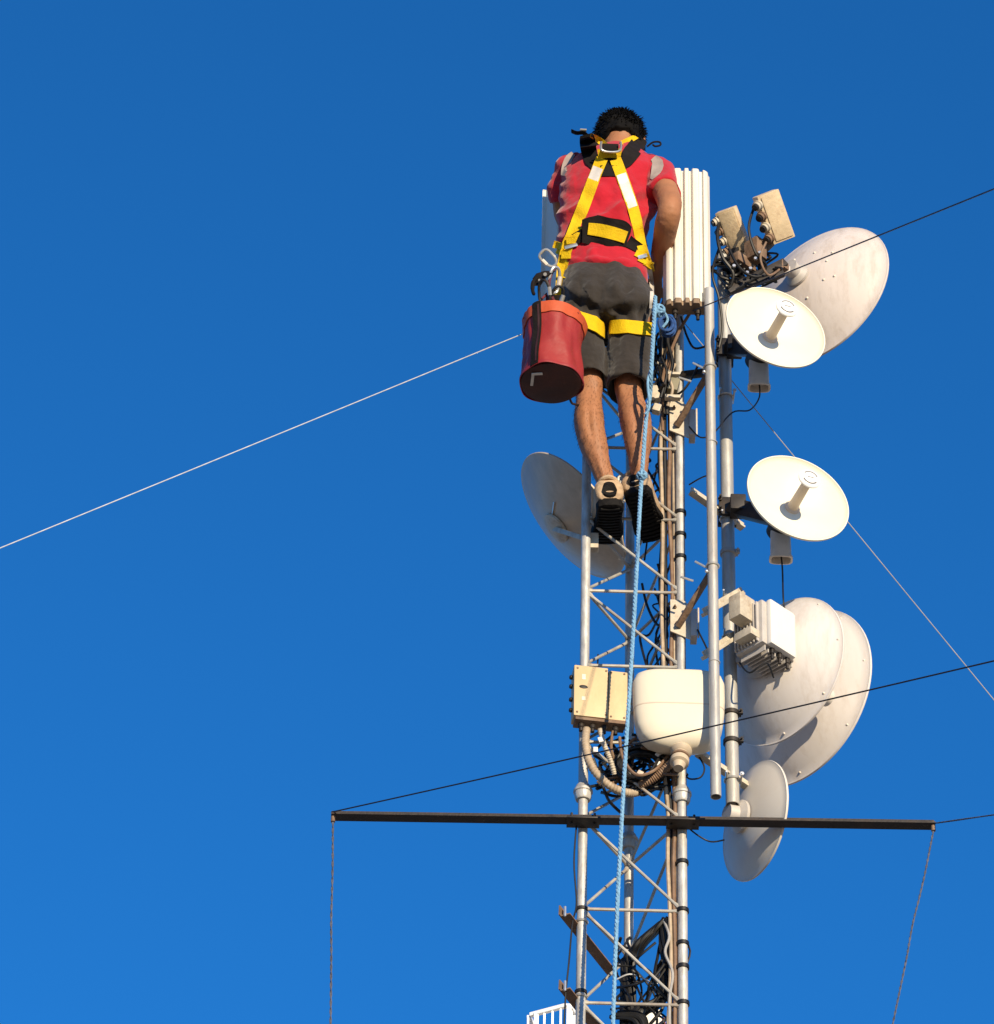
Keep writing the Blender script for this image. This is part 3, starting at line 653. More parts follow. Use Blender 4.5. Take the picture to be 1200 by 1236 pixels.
# clutter round the mast top beneath the sector panel
cab([(812, 385, 10.95), (806, 410, 10.95), (812, 440, 10.94), (803, 470, 10.95), (806, 500, 10.97)], .006, blackc, 'thick black cable down from the sector panel, left strand')
cab([(822, 382, 10.93), (829, 405, 10.95), (838, 420, 10.93), (852, 418, 10.9)], .004, blackc, 'black cable from the sector panel across to the front pole')
cab([(833, 378, 10.9), (820, 400, 10.94), (808, 430, 10.96), (800, 460, 10.98), (800, 520, 11.0)], .0055, brownc, 'brown cable down from the sector panel to the mast')
cab([(800, 395, 10.95), (797, 425, 10.93), (805, 450, 10.92), (798, 480, 10.93)], .0045, blackc, 'black lead dangling beside the worker\'s knee')
cab([(843, 440, 10.95), (836, 455, 10.93), (826, 470, 10.94), (815, 478, 10.96)], .004, blackc, 'black lead hooked behind the short clamp arm')
cab([(815, 440, 10.96), (808, 455, 10.93), (812, 470, 10.93), (806, 490, 10.95)], .005, tanc, 'tan lead wound round the small splice box')
sb = thing('splice_box', W(813, 466, 10.95), 'small olive splice box on the mast beside the worker\'s knee', 'splice box')
b = MB(); b.box(W(813, 466, 10.945), (.034, .03, .05), Matrix.Rotation(.2, 3, 'Y'), .003); b.build('casing', G('olive_plastic', (.20, .18, .12), .6, 0, .2, 20), sb)
b = MB(); b.box(W(812, 480, 10.935), (.05, .02, .012), None, .001); b.build('bracket', platem, sb)
b = MB(); b.box(W(812, 452, 10.94), (.045, .018, .010), None, .001); b.build('bracket', platem, sb)
ck = thing('clamp_block', W(791, 478, 10.95), 'cream cast clamp wedged in the mast beside the worker\'s right calf', 'clamp')
b = MB(); b.box(W(790, 476, 10.955), (.032, .03, .055), Matrix.Rotation(-.25, 3, 'Y'), .005); b.box(W(793, 494, 10.955), (.026, .028, .03), Matrix.Rotation(.3, 3, 'Y'), .004); b.build('body', platem, ck)
b = MB(); b.lathe([(.008, 0), (.008, .012)], W(788, 484, 10.935), V((0, -1, 0)), 6); b.lathe([(.006, 0), (.006, .03)], W(797, 470, 10.935), V((.6, -1, .2)), 6); b.build('bolt', darkm, ck)

def tangle(name, label, px0, px1, py0, py1, Ya, Yb, n, rr, m_, seed, long_=True):
    random.seed(seed); o = thing(name, W((px0+px1)/2, (py0+py1)/2, (Ya+Yb)/2), label, 'cable tangle')
    b = MB()
    for k in range(n):
        P = []; x = random.uniform(px0, px1); y = random.uniform(py0, py0+(py1-py0)*.35); dirn = random.choice((-1, 1))
        for q in range(6):
            P.append(W(x, y, random.uniform(Ya, Yb)))
            x += dirn*random.uniform(2, (px1-px0)*.4); y += (py1-py0)*random.uniform(.02, .30)
            if x > px1-4: dirn = -1
            elif x < px0+4: dirn = 1
            elif random.random() < .5: dirn = -dirn
            if y > py1: y = py1-random.uniform(4, 25)
        b.tube(smooth_path(P, 5), rr*random.uniform(.8, 1.25), 6)
    b.build('strands', m_, o); return o
tangle('wire_tangle', 'dense tangle of black leads between the worker\'s right knee and the mast leg', 789, 816, 396, 505, 10.97, 11.12, 16, .0042, blackc, 31)
tangle('wire_tangle', 'black leads strung inside the mast at the level of the worker\'s shoes', 778, 812, 540, 700, 11.03, 11.2, 7, .0036, blackc, 32)
tangle('wire_tangle', 'black leads strung inside the mast just above the cream radome', 772, 812, 690, 815, 11.03, 11.2, 7, .0036, blackc, 33)
tangle('wire_tangle', 'dense tangle of black leads hanging beneath the junction box and the radome', 728, 812, 884, 962, 10.99, 11.12, 22, .0042, blackc, 34)
tangle('wire_tangle', 'tangle of brown leads caught in the cable coil beneath the radome', 735, 815, 890, 955, 10.96, 11.05, 7, .004, brownc, 36)
tangle('wire_tangle', 'ragged black leads wrapped round the bundled coil at the bottom edge', 748, 816, 1118, 1250, 11.0, 11.1, 13, .0042, blackc, 38)
tangle('wire_tangle', 'black leads bunched under the two beige connector blocks', 872, 932, 300, 348, 10.98, 11.08, 16, .0045, blackc, 35)
cab([(799, 500, 11.02), (796, 560, 11.03), (801, 620, 11.02), (797, 700, 11.03), (801, 760, 11.02), (798, 830, 11.03), (801, 920, 11.02), (808, 1000, 11.02)], .0065, blackc, 'thick black cable farthest left of the bunch climbing the mast\'s right leg')
# lower brackets, coil at the bottom
for (pa, Ya, pb, Yb, l_) in (((682, 1104), 10.95, (740, 1176), 11.24, 'rusty angle-iron bracket on the mast\'s left leg, upper of the lower pair'), ((682, 1194), 10.95, (742, 1268), 11.24, 'rusty angle-iron bracket on the mast\'s left leg near the bottom edge')):
    A, B = W(*pa, Ya), W(*pb, Yb); o = thing('angle_bracket', A, l_, 'bracket', 'rusty brackets low on the mast')
    MB().beam(A, B, .034, .004).build('flange', rustm, o, smooth=False)
    MB().beam(A+V((-.017, 0, .016)), B+V((-.017, 0, .016)), .004, .034).build('web', rustm, o, smooth=False)
    u_ = MB(); c = V((legs[0].x, Y0, A.z+(B.z-A.z)*.25+.012)); ubolt(u_, c, RL); u_.build('u_bolt', zinc, o)
    MB().tube([c+V((-.03, -.03, 0)), c+V((-.03, .02, 0))], .004, 6).build('stud', zinc, o); MB().tube([A+V((.0, .0, -.006)), A+V((.0, .0, .028))], .004, 6).build('stud', zinc, o)
cab([(697, 985, 10.98), (693, 1040, 10.98), (696, 1090, 10.98), (691, 1115, 10.97), (687, 1160, 10.96), (683, 1200, 10.96), (680, 1260, 10.96)], .0028, blackc, 'thin dark wire hanging along the outside of the mast\'s left leg')
cab([(722, 790, 11.1), (721, 830, 11.08), (724, 880, 11.08)], .0026, blackc, 'thin dark wire hanging inside the mast above the junction box')
bc = thing('cable_bundle', W(775, 1190, 11.1), 'thick black bundled cable coil inside the mast at the bottom edge', 'cable coil')
b = MB(); random.seed(11)
def bundle(P, n, spread, r):
    path = smooth_path([W(*p) for p in P], 8)
    for k in range(n):
        ph = 2*math.pi*k/n; q = []
        for i, p in enumerate(path):
            a_ = ph+i*.11; s_ = spread*(.5+.5*((k*37) % 10)/10)
            q.append(p+V((math.cos(a_)*s_, math.sin(a_)*s_, math.sin(a_*1.3)*s_*.5)))
        b.tube(q, r, 6)
bundle([(804, 1112, 11.05), (788, 1126, 11.05), (771, 1142, 11.06), (760, 1160, 11.08), (757, 1190, 11.08), (758, 1240, 11.06), (758, 1290, 11.05)], 10, .023, .0074)
bundle([(806, 1112, 11.04), (806, 1140, 11.04), (806, 1165, 11.05), (806, 1190, 11.05), (795, 1208, 11.06), (778, 1218, 11.06), (765, 1234, 11.06), (762, 1290, 11.05)], 10, .023, .0074)
bundle([(745, 1225, 11.05), (770, 1232, 11.04), (772, 1260, 11.05), (770, 1300, 11.05)], 8, .022, .0074)
b.build('strands', blackc, bc)
b = MB()
for P in ([(745, 1182, 11.04), (760, 1176, 11.03), (776, 1180, 11.05)], [(775, 1180, 11.03), (790, 1188, 11.03), (796, 1184, 11.03)]): b.tube(smooth_path([W(*p) for p in P], 5), .0026, 6)
b.build('tie_wire', wirem, bc)
cab([(800, 1108, 11.03), (808, 1130, 11.0), (803, 1150, 11.0), (812, 1175, 11.0), (808, 1210, 11.0), (810, 1270, 11.0)], .0045, greyc, 'grey cable wavering down beside the black bundle')

# ------------------------------------------------------------------ distant building at the bottom edge
YB = 60.0
bl = W(640, 1228, YB); brt = W(846, 1212, YB)
bd = thing('apartment_building', V((bl.x+2, YB+3, 0)), 'pale distant building with white roof railing just showing at the bottom edge', 'building')
ztop = W(700, 1262, YB).z
b = MB(); b.box(V((W(745, 1236, YB).x, YB+5, ztop/2)), (W(846, 1236, YB).x-W(650, 1236, YB).x, 9, ztop), None, .05); b.build('wall', wallm, bd)
for fl in range(11):
    for k in range(2):
        b = MB(); b.box(V((W(700+k*85, 1236, YB).x, YB+.49, 2+fl*3.1)), (.7, .06, 1.3)); b.build('window', glassm, bd)
def rail(A, B, first=True, last=True):
    d_ = (B-A).normalized()*.04; r = MB(); r.beam(A+d_, B-d_, .066, .062); r.beam(A+d_+V((0, 0, -.95)), B-d_+V((0, 0, -.95)), .05, .05)
    n = max(int((B-A).length/.13), 2)
    for i in range(0 if first else 1, n+(1 if last else 0)):
        p = A.lerp(B, i/n); thick = .035 if i % 4 else .075
        r.beam(p, p+V((0, 0, -1.0)), thick, thick, up=V((0, 1, 0)))
    r.build('railing', whitem, bd, smooth=False)
cn = W(687, 1213, YB-1.0)
rail(cn, cn+V((-.64, .36, 0))); rail(cn, cn+V((.32, .9, 0)), False); rail(cn+V((-.64, .36, 0)), cn+V((-.3, 1.6, 0)), False)
ch = W(786, 1214, YB); b = MB(); b.box(V((ch.x, YB+.4, ch.z-1.5)), (.36, .6, 3), None, .02); b.build('chimney', wallm, bd)
b = MB(); b.box(V((ch.x+.21, YB+.3, ch.z-.55)), (.07, .05, 1.0)); b.build('flue_pipe', redm, bd)
b = MB(); b.box(V((W(745, 1230, YB).x, YB+.9, W(745, 1232, YB).z-.5)), (.55, .4, 1.0), None, .02); b.build('roof_tank', whitem, bd)

# ------------------------------------------------------------------ the worker
PB = W(740, 640, 10.95)
def solid(mb, name, m, parent, vox, sm=6, loc=None, disp=None):
    o = mb.build(name, m, parent, smooth=False, loc=loc)
    r = o.modifiers.new('r', 'REMESH'); r.mode = 'VOXEL'; r.voxel_size = vox
    s = o.modifiers.new('s', 'SMOOTH'); s.factor = .5; s.iterations = sm
    dg = bpy.context.evaluated_depsgraph_get(); me = bpy.data.meshes.new_from_object(o.evaluated_get(dg))
    o.modifiers.clear(); old = o.data; o.data = me; bpy.data.meshes.remove(old); me.name = name
    M = MW[o.name]
    if disp:
        nm = [v.normal.copy() for v in me.vertices]
        for v, n_ in zip(me.vertices, nm):
            v.co = v.co+n_*disp(M @ v.co, n_)
    me.materials.clear(); me.materials.append(m)
    me.polygons.foreach_set('use_smooth', [True]*len(me.polygons)); me.update()
    return o
YM = 10.87
body = MB()
def T(px, py, Y): return W(px, py, Y)
def R(px, py=400): return px*MP(740, py, YM)
def limb(mb, P, rs, n=20):                                   # P: px,py,Y ; rs in px
    mb.tube(smooth_path([T(*p) for p in P], 5), [x for x in interp(rs, 5)], n)
def interp(rs, k):
    out = []
    for i in range(len(rs)-1):
        for j in range(k):
            t = j/k; t = t*t*(3-2*t); out.append(R(rs[i]+(rs[i+1]-rs[i])*t))
    out.append(R(rs[-1])); return out
# legs
legL = [(704, 380, 10.86), (707, 425, 10.87), (711, 462, 10.875), (711, 482, 10.88), (711, 508, 10.875), (716, 535, 10.875), (726, 566, 10.885), (735, 592, 10.90), (738, 606, 10.91)]
legR = [(760, 380, 10.86), (760, 425, 10.87), (758, 462, 10.875), (761, 482, 10.88), (767, 507, 10.875), (770, 530, 10.875), (771, 556, 10.885), (772, 577, 10.90), (773, 590, 10.91)]
limb(body, legL, [25, 21, 16.5, 15.5, 18.2, 17, 12, 9.5, 11])
limb(body, legR, [25, 21, 16.5, 16, 19.0, 17, 12, 9.5, 11])
body.loft([sec_(731, 372, YM, 50, .10), sec_(730, 340, YM, 48, .095), sec_(728, 300, YM, 46, .09), sec_(731, 260, YM, 50, .10), sec_(738, 220, 10.88, 55, .10), sec_(741, 203, 10.90, 50, .085), sec_(744, 192, 10.92, 30, .06)], 28)
limb(body, [(744, 205, 10.91), (746, 186, 10.935), (747, 172, 10.96)], [21, 19, 19])
# head, tilted forward
hc = T(748, 172, 10.985)
hx = V((1, 0, 0)); hz = V((0, .55, .83)).normalized(); hy = hz.cross(hx)        # hz: up through crown, hy: to the face
hy = V((0, .83, -.55)).normalized()
def H(x, y, z): return hc+hx*x+hy*y+hz*z
body.loft([(H(0, .01, -.115), hx*.03, hy*.03), (H(0, .02, -.105), hx*.045, hy*.055), (H(0, .015, -.07), hx*.062, hy*.08), (H(0, .005, -.02), hx*.071, hy*.092), (H(0, 0, .03), hx*.074, hy*.096), (H(0, -.004, .07), hx*.064, hy*.084), (H(0, -.006, .098), hx*.04, hy*.054), (H(0, -.006, .11), hx*.012, hy*.016)], 28)
body.tube([H(0, .088, .01), H(0, .105, -.025), H(0, .112, -.040), H(0, .095, -.048)], [.008, .012, .014, .010], 10)     # nose
for s in (-1, 1):
    body.loft([(H(s*.073, -.005, -.03), hy*.010, hz*.018), (H(s*.083, -.01, -.012), hy*.016, hz*.030), (H(s*.088, -.014, -.008), hy*.015, hz*.028)], 12)
    body.ball(H(s*.033, .083, .012), (.014, .010, .010), 6)
body.ball(H(0, .088, -.072), (.024, .014, .012), 6)
# arms
armR = [(790, 208, 10.87), (798, 220, 10.83), (807, 240, 10.755), (808.5, 252, 10.72), (805, 270, 10.755), (799, 300, 10.865), (794, 322, 10.945), (791, 336, 10.99)]
armL = [(690, 208, 10.92), (682, 228, 10.94), (681, 252, 10.98), (685, 266, 11.01), (697, 280, 11.02), (712, 300, 11.02), (724, 320, 11.01)]
limb(body, armR, [17, 17, 15.5, 14.5, 14.8, 13, 9.5, 8.5])
limb(body, armL, [17, 16, 14, 13.5, 13, 10, 8.5])
def hand(P, d, n_, side):                                    # palm at P, direction d, back-of-hand normal n_, thumb side
    d = d.normalized(); n_ = (n_-d*n_.dot(d)).normalized(); s = d.cross(n_)*side
    body.loft([(P-d*.01, s*.024, n_*.017), (P+d*.03, s*.036, n_*.016), (P+d*.072, s*.041, n_*.014), (P+d*.088, s*.038, n_*.011)], 14)
    for i, (L, o_) in enumerate(((.072, .030), (.080, .010), (.075, -.011), (.060, -.030))):
        q = P+d*.084+s*o_; pts = [q-d*.02, q+d*L*.35, q+d*L*.62-n_*L*.28, q+d*L*.55-n_*L*.66, q+d*L*.30-n_*L*.80]
        body.tube(smooth_path(pts, 3), .0082, 8)
    q = P+d*.02+s*.030; body.tube(smooth_path([q, q+s*.022+d*.022-n_*.01, q+s*.024+d*.05-n_*.028, q+s*.010+d*.068-n_*.042], 3), .0098, 8)
hand(T(791, 340, 10.995), T(782, 366, 11.035)-T(792, 336, 10.985), V((.35, -.9, .3)), -1)
hand(T(726, 322, 11.01), T(742, 342, 11.01)-T(724, 320, 11.01), V((-.3, -.9, .3)), 1)
def lerp_leg(L, y):
    for (x0, y0, _), (x1, y1, _) in zip(L, L[1:]):
        if y0 <= y <= y1: return x0+(x1-x0)*(y-y0)/(y1-y0)
    return L[-1][0]
def body_disp(p, n_):
    x, y = proj(p); d = .0012*noise.noise(p*55)
    if y < 430 or y > 600: return d
    L = legL if abs(x-lerp_leg(legL, y)) < abs(x-lerp_leg(legR, y)) else legR
    u_ = x-lerp_leg(L, y); g_ = lambda a, b: math.exp(-(a/b)**2)
    back = max(-n_.y, 0)
    d += back*(.0045*(g_(u_-8, 6)*g_(y-500, 20)+.9*g_(u_+8, 6)*g_(y-510, 22))-.003*g_(u_, 3)*g_(y-508, 20)-.0045*g_(u_, 8)*g_(y-468, 8)+.003*(g_(u_-11, 3)+g_(u_+11, 3))*g_(y-464, 10))
    d += back*(.0030*g_(u_, 3)*g_(y-572, 20)-.0025*(g_(u_-6, 3)+g_(u_+6, 3))*g_(y-572, 16))
    return d
person = solid(body, 'person', skin, None, .0042, 5, loc=PB, disp=body_disp)
tag(person, 'worker in red shirt, dark shorts and yellow harness, seen from behind at the mast top', 'person')

lh = MB(); random.seed(21); Mp = MW[person.name]
cand = [v for v in person.data.vertices if 452 < proj(Mp @ v.co)[1] < 590 and proj(Mp @ v.co)[0] > 680]
for v in random.sample(cand, min(2200, len(cand))):
    p = Mp @ v.co; d = (v.normal*.5+V((random.uniform(-.5, .5), random.uniform(-.3, .3), -1))).normalized()
    L = random.uniform(.008, .016); lh.tube([p, p+d*L*.5+v.normal*.001, p+d*L], [.00030, .00024, .00008], 3)
lh.build('leg_hair', hairm, person)
# shirt
sh = MB()
sh.loft([sec_(729, 344, YM, 50.5, .108), sec_(729, 338, YM, 53, .112), sec_(728, 322, YM, 52.5, .110), sec_(727, 302, YM, 53.5, .109), sec_(729, 280, YM, 55, .112), sec_(733, 258, 10.87, 58, .118), sec_(736, 234, 10.875, 60, .120), sec_(738, 216, 10.88, 60, .114), sec_(741, 202, 10.895, 55, .098), sec_(744, 192, 10.915, 41, .078), sec_(746, 186, 10.93, 27, .062), sec_(746, 183, 10.935, 22, .055)], 48)
def sleeve(P, rs):
    path = smooth_path([T(*p) for p in P], 5); rr = interp(rs, 5)
    path2 = path+[path[-1]+(path[-3]-path[-1])*.02]+[path[-3], path[-5]]; rr2 = rr+[rr[-1]-.006, rr[-3]-.007, rr[-5]-.010]
    sh.tube(path2, rr2, 24)
sleeve([(781, 208, 10.89), (790, 210, 10.87), (798, 222, 10.83), (803, 233, 10.80)], [24, 24, 21.5, 20.5])
sleeve([(697, 207, 10.91), (690, 209, 10.92), (683, 226, 10.935), (681, 248, 10.965)], [24, 23.5, 20, 18.5])
def shirt_disp(p, n_):
    x, y = proj(p)
    # folds fanning from the right armpit and straps down to the left waist, slack above the belt
    d1 = 1-2.2*abs(math.sin(.5*((y*.62+x*.40)/3.6+2.6*noise.noise(V((x*.018, y*.018, 1))))))
    d2 = noise.noise(V((x*.05+y*.02, y*.045-x*.03, 4)))
    d3 = noise.noise(V((x*.015, y*.11, 8)))
    wmid = math.exp(-((y-262)/38)**2)
    low = math.exp(-((y-318)/16)**2)
    v_ = (.0105*d1*wmid*(.75+.5*noise.noise(V((x*.02, y*.02, 2))))+.0095*d2+.0075*d3*low+.004*d3)+.002*noise.noise(V((x*.14, y*.14, 3)))+(.006*wmid*(1 if n_.y < 0 else .3))
    return v_ if y < 296 else max(v_, .0015)
shirt = solid(sh, 'shirt', shirtm, person, .0042, 5, disp=shirt_disp)

# shorts
st = MB()
st.loft([sec_(731, 398, YM, 40, .085), sec_(731, 392, YM, 53, .112), sec_(731, 378, YM, 57, .128), sec_(730, 360, YM, 56, .126), sec_(729, 343, YM, 52, .110), sec_(729, 330, YM, 48, .100)], 40)
def trouser(P, rs):
    path = [T(*p) for p in P]; secs = []
    for (p, q) in zip(P, rs): secs.append(sec_(*p, q[0], q[1]))
    c, a, b_ = secs[-1]
    up = (secs[-2][0]-c).normalized()
    secs += [(c+up*.001, a*.90, b_*.90), (c+up*.03, a*.84, b_*.84), (c+up*.06, a*.80, b_*.80)]
    st.loft(secs, 32, 2.2)
trouser([(704, 360, YM), (702, 385, YM), (703, 404, YM), (707, 428, 10.872), (710, 448, 10.875), (711.5, 462, 10.875)], [(24, .10), (28, .112), (26.5, .098), (24, .084), (22, .078), (21, .077)])
trouser([(757, 360, YM), (760, 385, YM), (762, 404, YM), (759.5, 428, 10.872), (758, 450, 10.875), (757.5, 470, 10.875)], [(24, .10), (28, .112), (26.5, .098), (26.5, .088), (26.5, .084), (26, .084)])
def short_disp(p, n_):
    x, y = proj(p)
    cx = 730
    d = math.sin((abs(x-cx)*.6-y*.6)/3.0+3*noise.noise(V((x*.02, y*.02, 5))))
    wb = math.exp(-((y-372)/26)**2)
    d2 = noise.noise(V((x*.06, y*.035, 6))); d3 = noise.noise(V((x*.10, y*.02, 16)))
    yc = 352+.42*(x-680) if x < 728 else 372-.05*(x-740)
    wx = min(max(abs(x-729)-3, 0)/10, 1); bk = max(-n_.y, 0)
    butt = .021*bk*wx*(math.tanh((yc-y)/3.2)*math.exp(-((y-yc)/34)**2))
    return butt+.0065*d*wb+.0115*d2+.006*d3*(1 if y > 400 else .5)+.0015*noise.noise(V((x*.2, y*.2, 9)))
shorts = solid(st, 'shorts', shortm, person, .0042, 5, disp=short_disp)

# hair
hr = MB()
hr.loft([(H(0, -.040, -.075), hx*.050, hy*.040), (H(0, -.030, -.055), hx*.066, hy*.062), (H(0, -.018, -.02), hx*.080, hy*.086), (H(0, -.012, .03), hx*.086, hy*.096), (H(0, -.008, .075), hx*.077, hy*.094), (H(0, -.008, .105), hx*.052, hy*.064), (H(0, -.008, .122), hx*.02, hy*.025)], 32)
hair = solid(hr, 'hair', hairm, person, .005, 3, disp=lambda p, n_: .007*noise.noise(p*38)+.004*noise.noise(p*90))
tf = MB(); random.seed(3); MH = MW[hair.name]
for v in random.sample(list(hair.data.vertices), min(2600, len(hair.data.vertices))):
    p = MH @ v.co; n_ = v.normal
    low_ = (p-hc).dot(hz) < -.045
    if low_ and (p-hc).dot(hy) < 0 and random.random() < .75: continue
    d = (n_*.8+V((random.uniform(-.6, .6), random.uniform(-.6, .6), random.uniform(-.7, .2)))).normalized()
    L = random.uniform(.007, .017)*(.55 if low_ else 1)
    tf.tube([p-n_*.002, p+d*L*.6, p+d*L+V((0, 0, -L*.2))], [.0018, .0013, .0003], 4)
tf.build('hair_tufts', hairm, hair)

# shoes
def shoe(heel, toe, wd, twist):
    d = (toe-heel).normalized(); L = (toe-heel).length; s = d.cross(V((0, 0, 1))).normalized(); u = s.cross(d).normalized()
    s = (s*math.cos(twist)+u*math.sin(twist)).normalized(); u = s.cross(d).normalized()
    up = MB()
    prof = [(0.0, .55, .000, .035), (.015, .80, .0, .066), (.08, .92, .0, .092), (.25, .92, .0, .105), (.38, .90, .0, .090), (.55, .96, .0, .066), (.75, 1.0, .0, .052), (.90, .82, .0, .042), (.97, .52, .0, .032), (1.0, .2, 0, .016)]
    secs = []
    for t, wf, z0, h in prof:
        h = max(h, .01); secs.append((heel+d*(L*t)+u*(h/2+.014), s*(wd/2*wf), u*(h/2)))
    up.loft(secs, 24, 2.6)
    o = up.build('shoe', shoem, person, ang=70)
    so_ = MB(); outline = [(-.01, .40), (.03, .72), (.12, .86), (.28, .80), (.45, .80), (.62, .96), (.78, 1.02), (.90, .84), (.98, .5), (1.015, .15)]
    ring = [(t, wf) for t, wf in outline]+[(t, -wf) for t, wf in outline[::-1]]
    def rg(z, k): return [heel+d*(L*(.5+(t-.5)*k))+s*(wd/2*wf*k)+u*z for t, wf in ring]
    so_.rings([rg(-.006, .95), rg(-.002, 1.0), rg(.016, 1.02), rg(.024, .98)])
    sole = so_.build('sole', solem, o, ang=40)
    tr = MB()
    for i in range(13):
        t = .06+i*.073; wf = [x for x in outline if x[0] <= t][-1][1]
        tr.beam(heel+d*(L*t)-s*(wd*.42*wf)-u*.008, heel+d*(L*(t+.02))-u*.008, .009, .006, up=u)
        tr.beam(heel+d*(L*(t+.02))-u*.008, heel+d*(L*t)+s*(wd*.42*wf)-u*.008, .009, .006, up=u)
    tr.build('tread', solem, sole)
    co_ = MB(); c_ = heel+d*(L*.2)+u*.118
    co_.tube([c_+d*math.cos(t)*.036+s*math.sin(t)*.030+u*(.004*math.cos(2*t)-.012) for t in [i*.35 for i in range(19)]], .008, 8); co_.build('collar', shoem, o)
    hb = MB(); hb.loft([(heel+d*.002+u*.035, s*.02, u*.012), (heel-d*.006+u*.05, s*.024, u*.020), (heel+d*.006+u*.075, s*.02, u*.014)], 12); hb.build('heel_patch', solem, o)
    return o
shoe(T(737, 609, 10.865), T(732, 655, 11.105), .102, rad(4))
shoe(T(769, 593, 10.87), T(790, 652, 11.09), .106, rad(10))

# ------------------------------------------------------------------ harness laid on the clothes
bmB = bmesh.new()
for o in (shirt, shorts, person):
    t = bmesh.new(); t.from_mesh(o.data); t.transform(MW[o.name]); me = bpy.data.meshes.new('x'); t.to_mesh(me); t.free(); bmB.from_mesh(me); bpy.data.meshes.remove(me)
BV = BVHTree.FromBMesh(bmB)
har = bpy.data.objects.new('harness', None); COL.objects.link(har); har.parent = person; MW['harness'] = Matrix.Translation(PB)
def strap(name, P, w, m, parent=har, off=.0035, th=.003, across=5, step=3., z0=None):
    """P: px,py centre line; w: px width (number or list). Falls on the cloth the way webbing would."""
    if not isinstance(w, (list, tuple)): w = [w]*len(P)
    pts = smooth_path([V((p[0], p[1], ww)) for p, ww in zip(P, w)], 8)
    out = [pts[0]]
    for p in pts[1:]:
        if (p.xy-out[-1].xy).length >= step: out.append(p)
    rows = []; last = None
    for i, p in enumerate(out):
        t = (out[min(i+1, len(out)-1)].xy-out[max(i-1, 0)].xy).normalized(); nn = V((-t.y, t.x)); row = []
        for j in range(across):
            q = p.xy+nn*(p.z*(j/(across-1)-.5)); d = ray(q.x, q.y).normalized()
            hit = BV.ray_cast(CAM, d)
            if hit[0] is not None: row.append((hit[3], hit[1], d))
            else: row.append((None, None, d))
        rows.append(row)
    ds = [c[0] for r_ in rows for c in r_ if c[0]]
    if not ds: return None
    base = sorted(ds)[len(ds)//2]
    for r_ in rows:                                           # a strap never bends sharply into a fold or off an edge
        good = sorted(c[0] for c in r_ if c[0]) or [base]; md = good[len(good)//2]
        for j, c in enumerate(r_):
            if c[0] is None or abs(c[0]-md) > .03: r_[j] = (md, -c[2], c[2])
    D = [[c[0] for c in r_] for r_ in rows]
    for _ in range(3):
        D2 = [r_[:] for r_ in D]
        for i in range(len(D)):
            for j in range(across):
                nb = [D[a_][j] for a_ in (i-1, i, i+1) if 0 <= a_ < len(D)]+([D[i][j-1]] if j else [])+([D[i][j+1]] if j < across-1 else [])
                D2[i][j] = min(sum(nb)/len(nb), D[i][j]+.001)
        D = D2
    grid = [[(CAM+c[2]*(D[i][j]-off), (c[1]*.5-c[2]).normalized()) for j, c in enumerate(r_)] for i, r_ in enumerate(rows)]
    mb = MB(); mb.sheet(grid, th); return mb.build(name, m, parent, ang=50)
# black yoke and pads
strap('yoke_pad', [(727, 207), (716, 196), (711, 182), (709, 168), (707, 160)], [6, 16, 19, 19, 13], padm, th=.006)
strap('yoke_pad', [(744, 205), (755, 194), (764, 182), (772, 171), (777, 165)], [8, 17, 20, 18, 12], padm, th=.006)
strap('yoke_pad', [(722, 196), (737, 194), (752, 195)], [20, 26, 20], padm, off=.0045, th=.005)
strap('yoke_pad', [(735, 200), (735, 214)], [20, 18], padm, th=.005)
def relay():
    bm = bmesh.new()
    for o in [shirt, shorts, person]+[q for q in COL.objects if q.parent == har and q.type == 'MESH']:
        t = bmesh.new(); t.from_mesh(o.data); t.transform(MW[o.name]); me = bpy.data.meshes.new('x'); t.to_mesh(me); t.free(); bm.from_mesh(me); bpy.data.meshes.remove(me)
    b_ = BVHTree.FromBMesh(bm); bm.free(); return b_
strap('belt', [(681, 297), (690, 291), (705, 283)], [11, 13, 15], padm, off=.004, th=.004)
strap('belt', [(758, 291), (768, 297), (779, 304)], [15, 13, 11], padm, off=.004, th=.004)
strap('back_pad', [(703, 279), (718, 279), (735, 282), (750, 285), (760, 288)], [28, 37, 38, 38, 26], padm, off=.007, th=.010)
BV = relay()
# yellow collar straps and webbing under the D ring
strap('collar_strap', [(713, 163), (722, 168), (731, 176)], [5, 7, 8], yelm, off=.004)
strap('collar_strap', [(772, 163), (762, 168), (750, 174)], [5, 7, 8], yelm, off=.004)
strap('ring_webbing', [(722, 186), (737, 184), (751, 186)], [12, 13, 12], yelm, off=.004, th=.005)
# main dorsal straps
L_ = [(727, 191), (720, 208), (711, 232), (701, 258), (692, 281), (684, 300), (679, 322), (677, 338)]
R_p = [(743, 192), (749, 208), (757, 230), (765, 254), (770, 274), (774, 294), (780, 312), (787, 330)]
strap('dorsal_strap', L_, [14, 14, 14.5, 15, 15, 14, 12, 10], yelm, off=.0035)
strap('dorsal_strap', R_p, [14, 14, 14, 13.5, 13, 12, 11, 9], yelm, off=.0035)
BV = relay()
strap('reflective_patch', [(722, 202), (716, 217)], [12.5, 12.5], refm, off=.0018, th=.001)
strap('reflective_patch', [(750, 210), (757, 230), (764, 250)], [12, 12, 11.5], refm, off=.0018, th=.001)
strap('belt_strap', [(710, 276), (725, 278), (742, 282), (757, 287)], [14.5, 15.5, 15.5, 14.5], yelm, off=.0035)
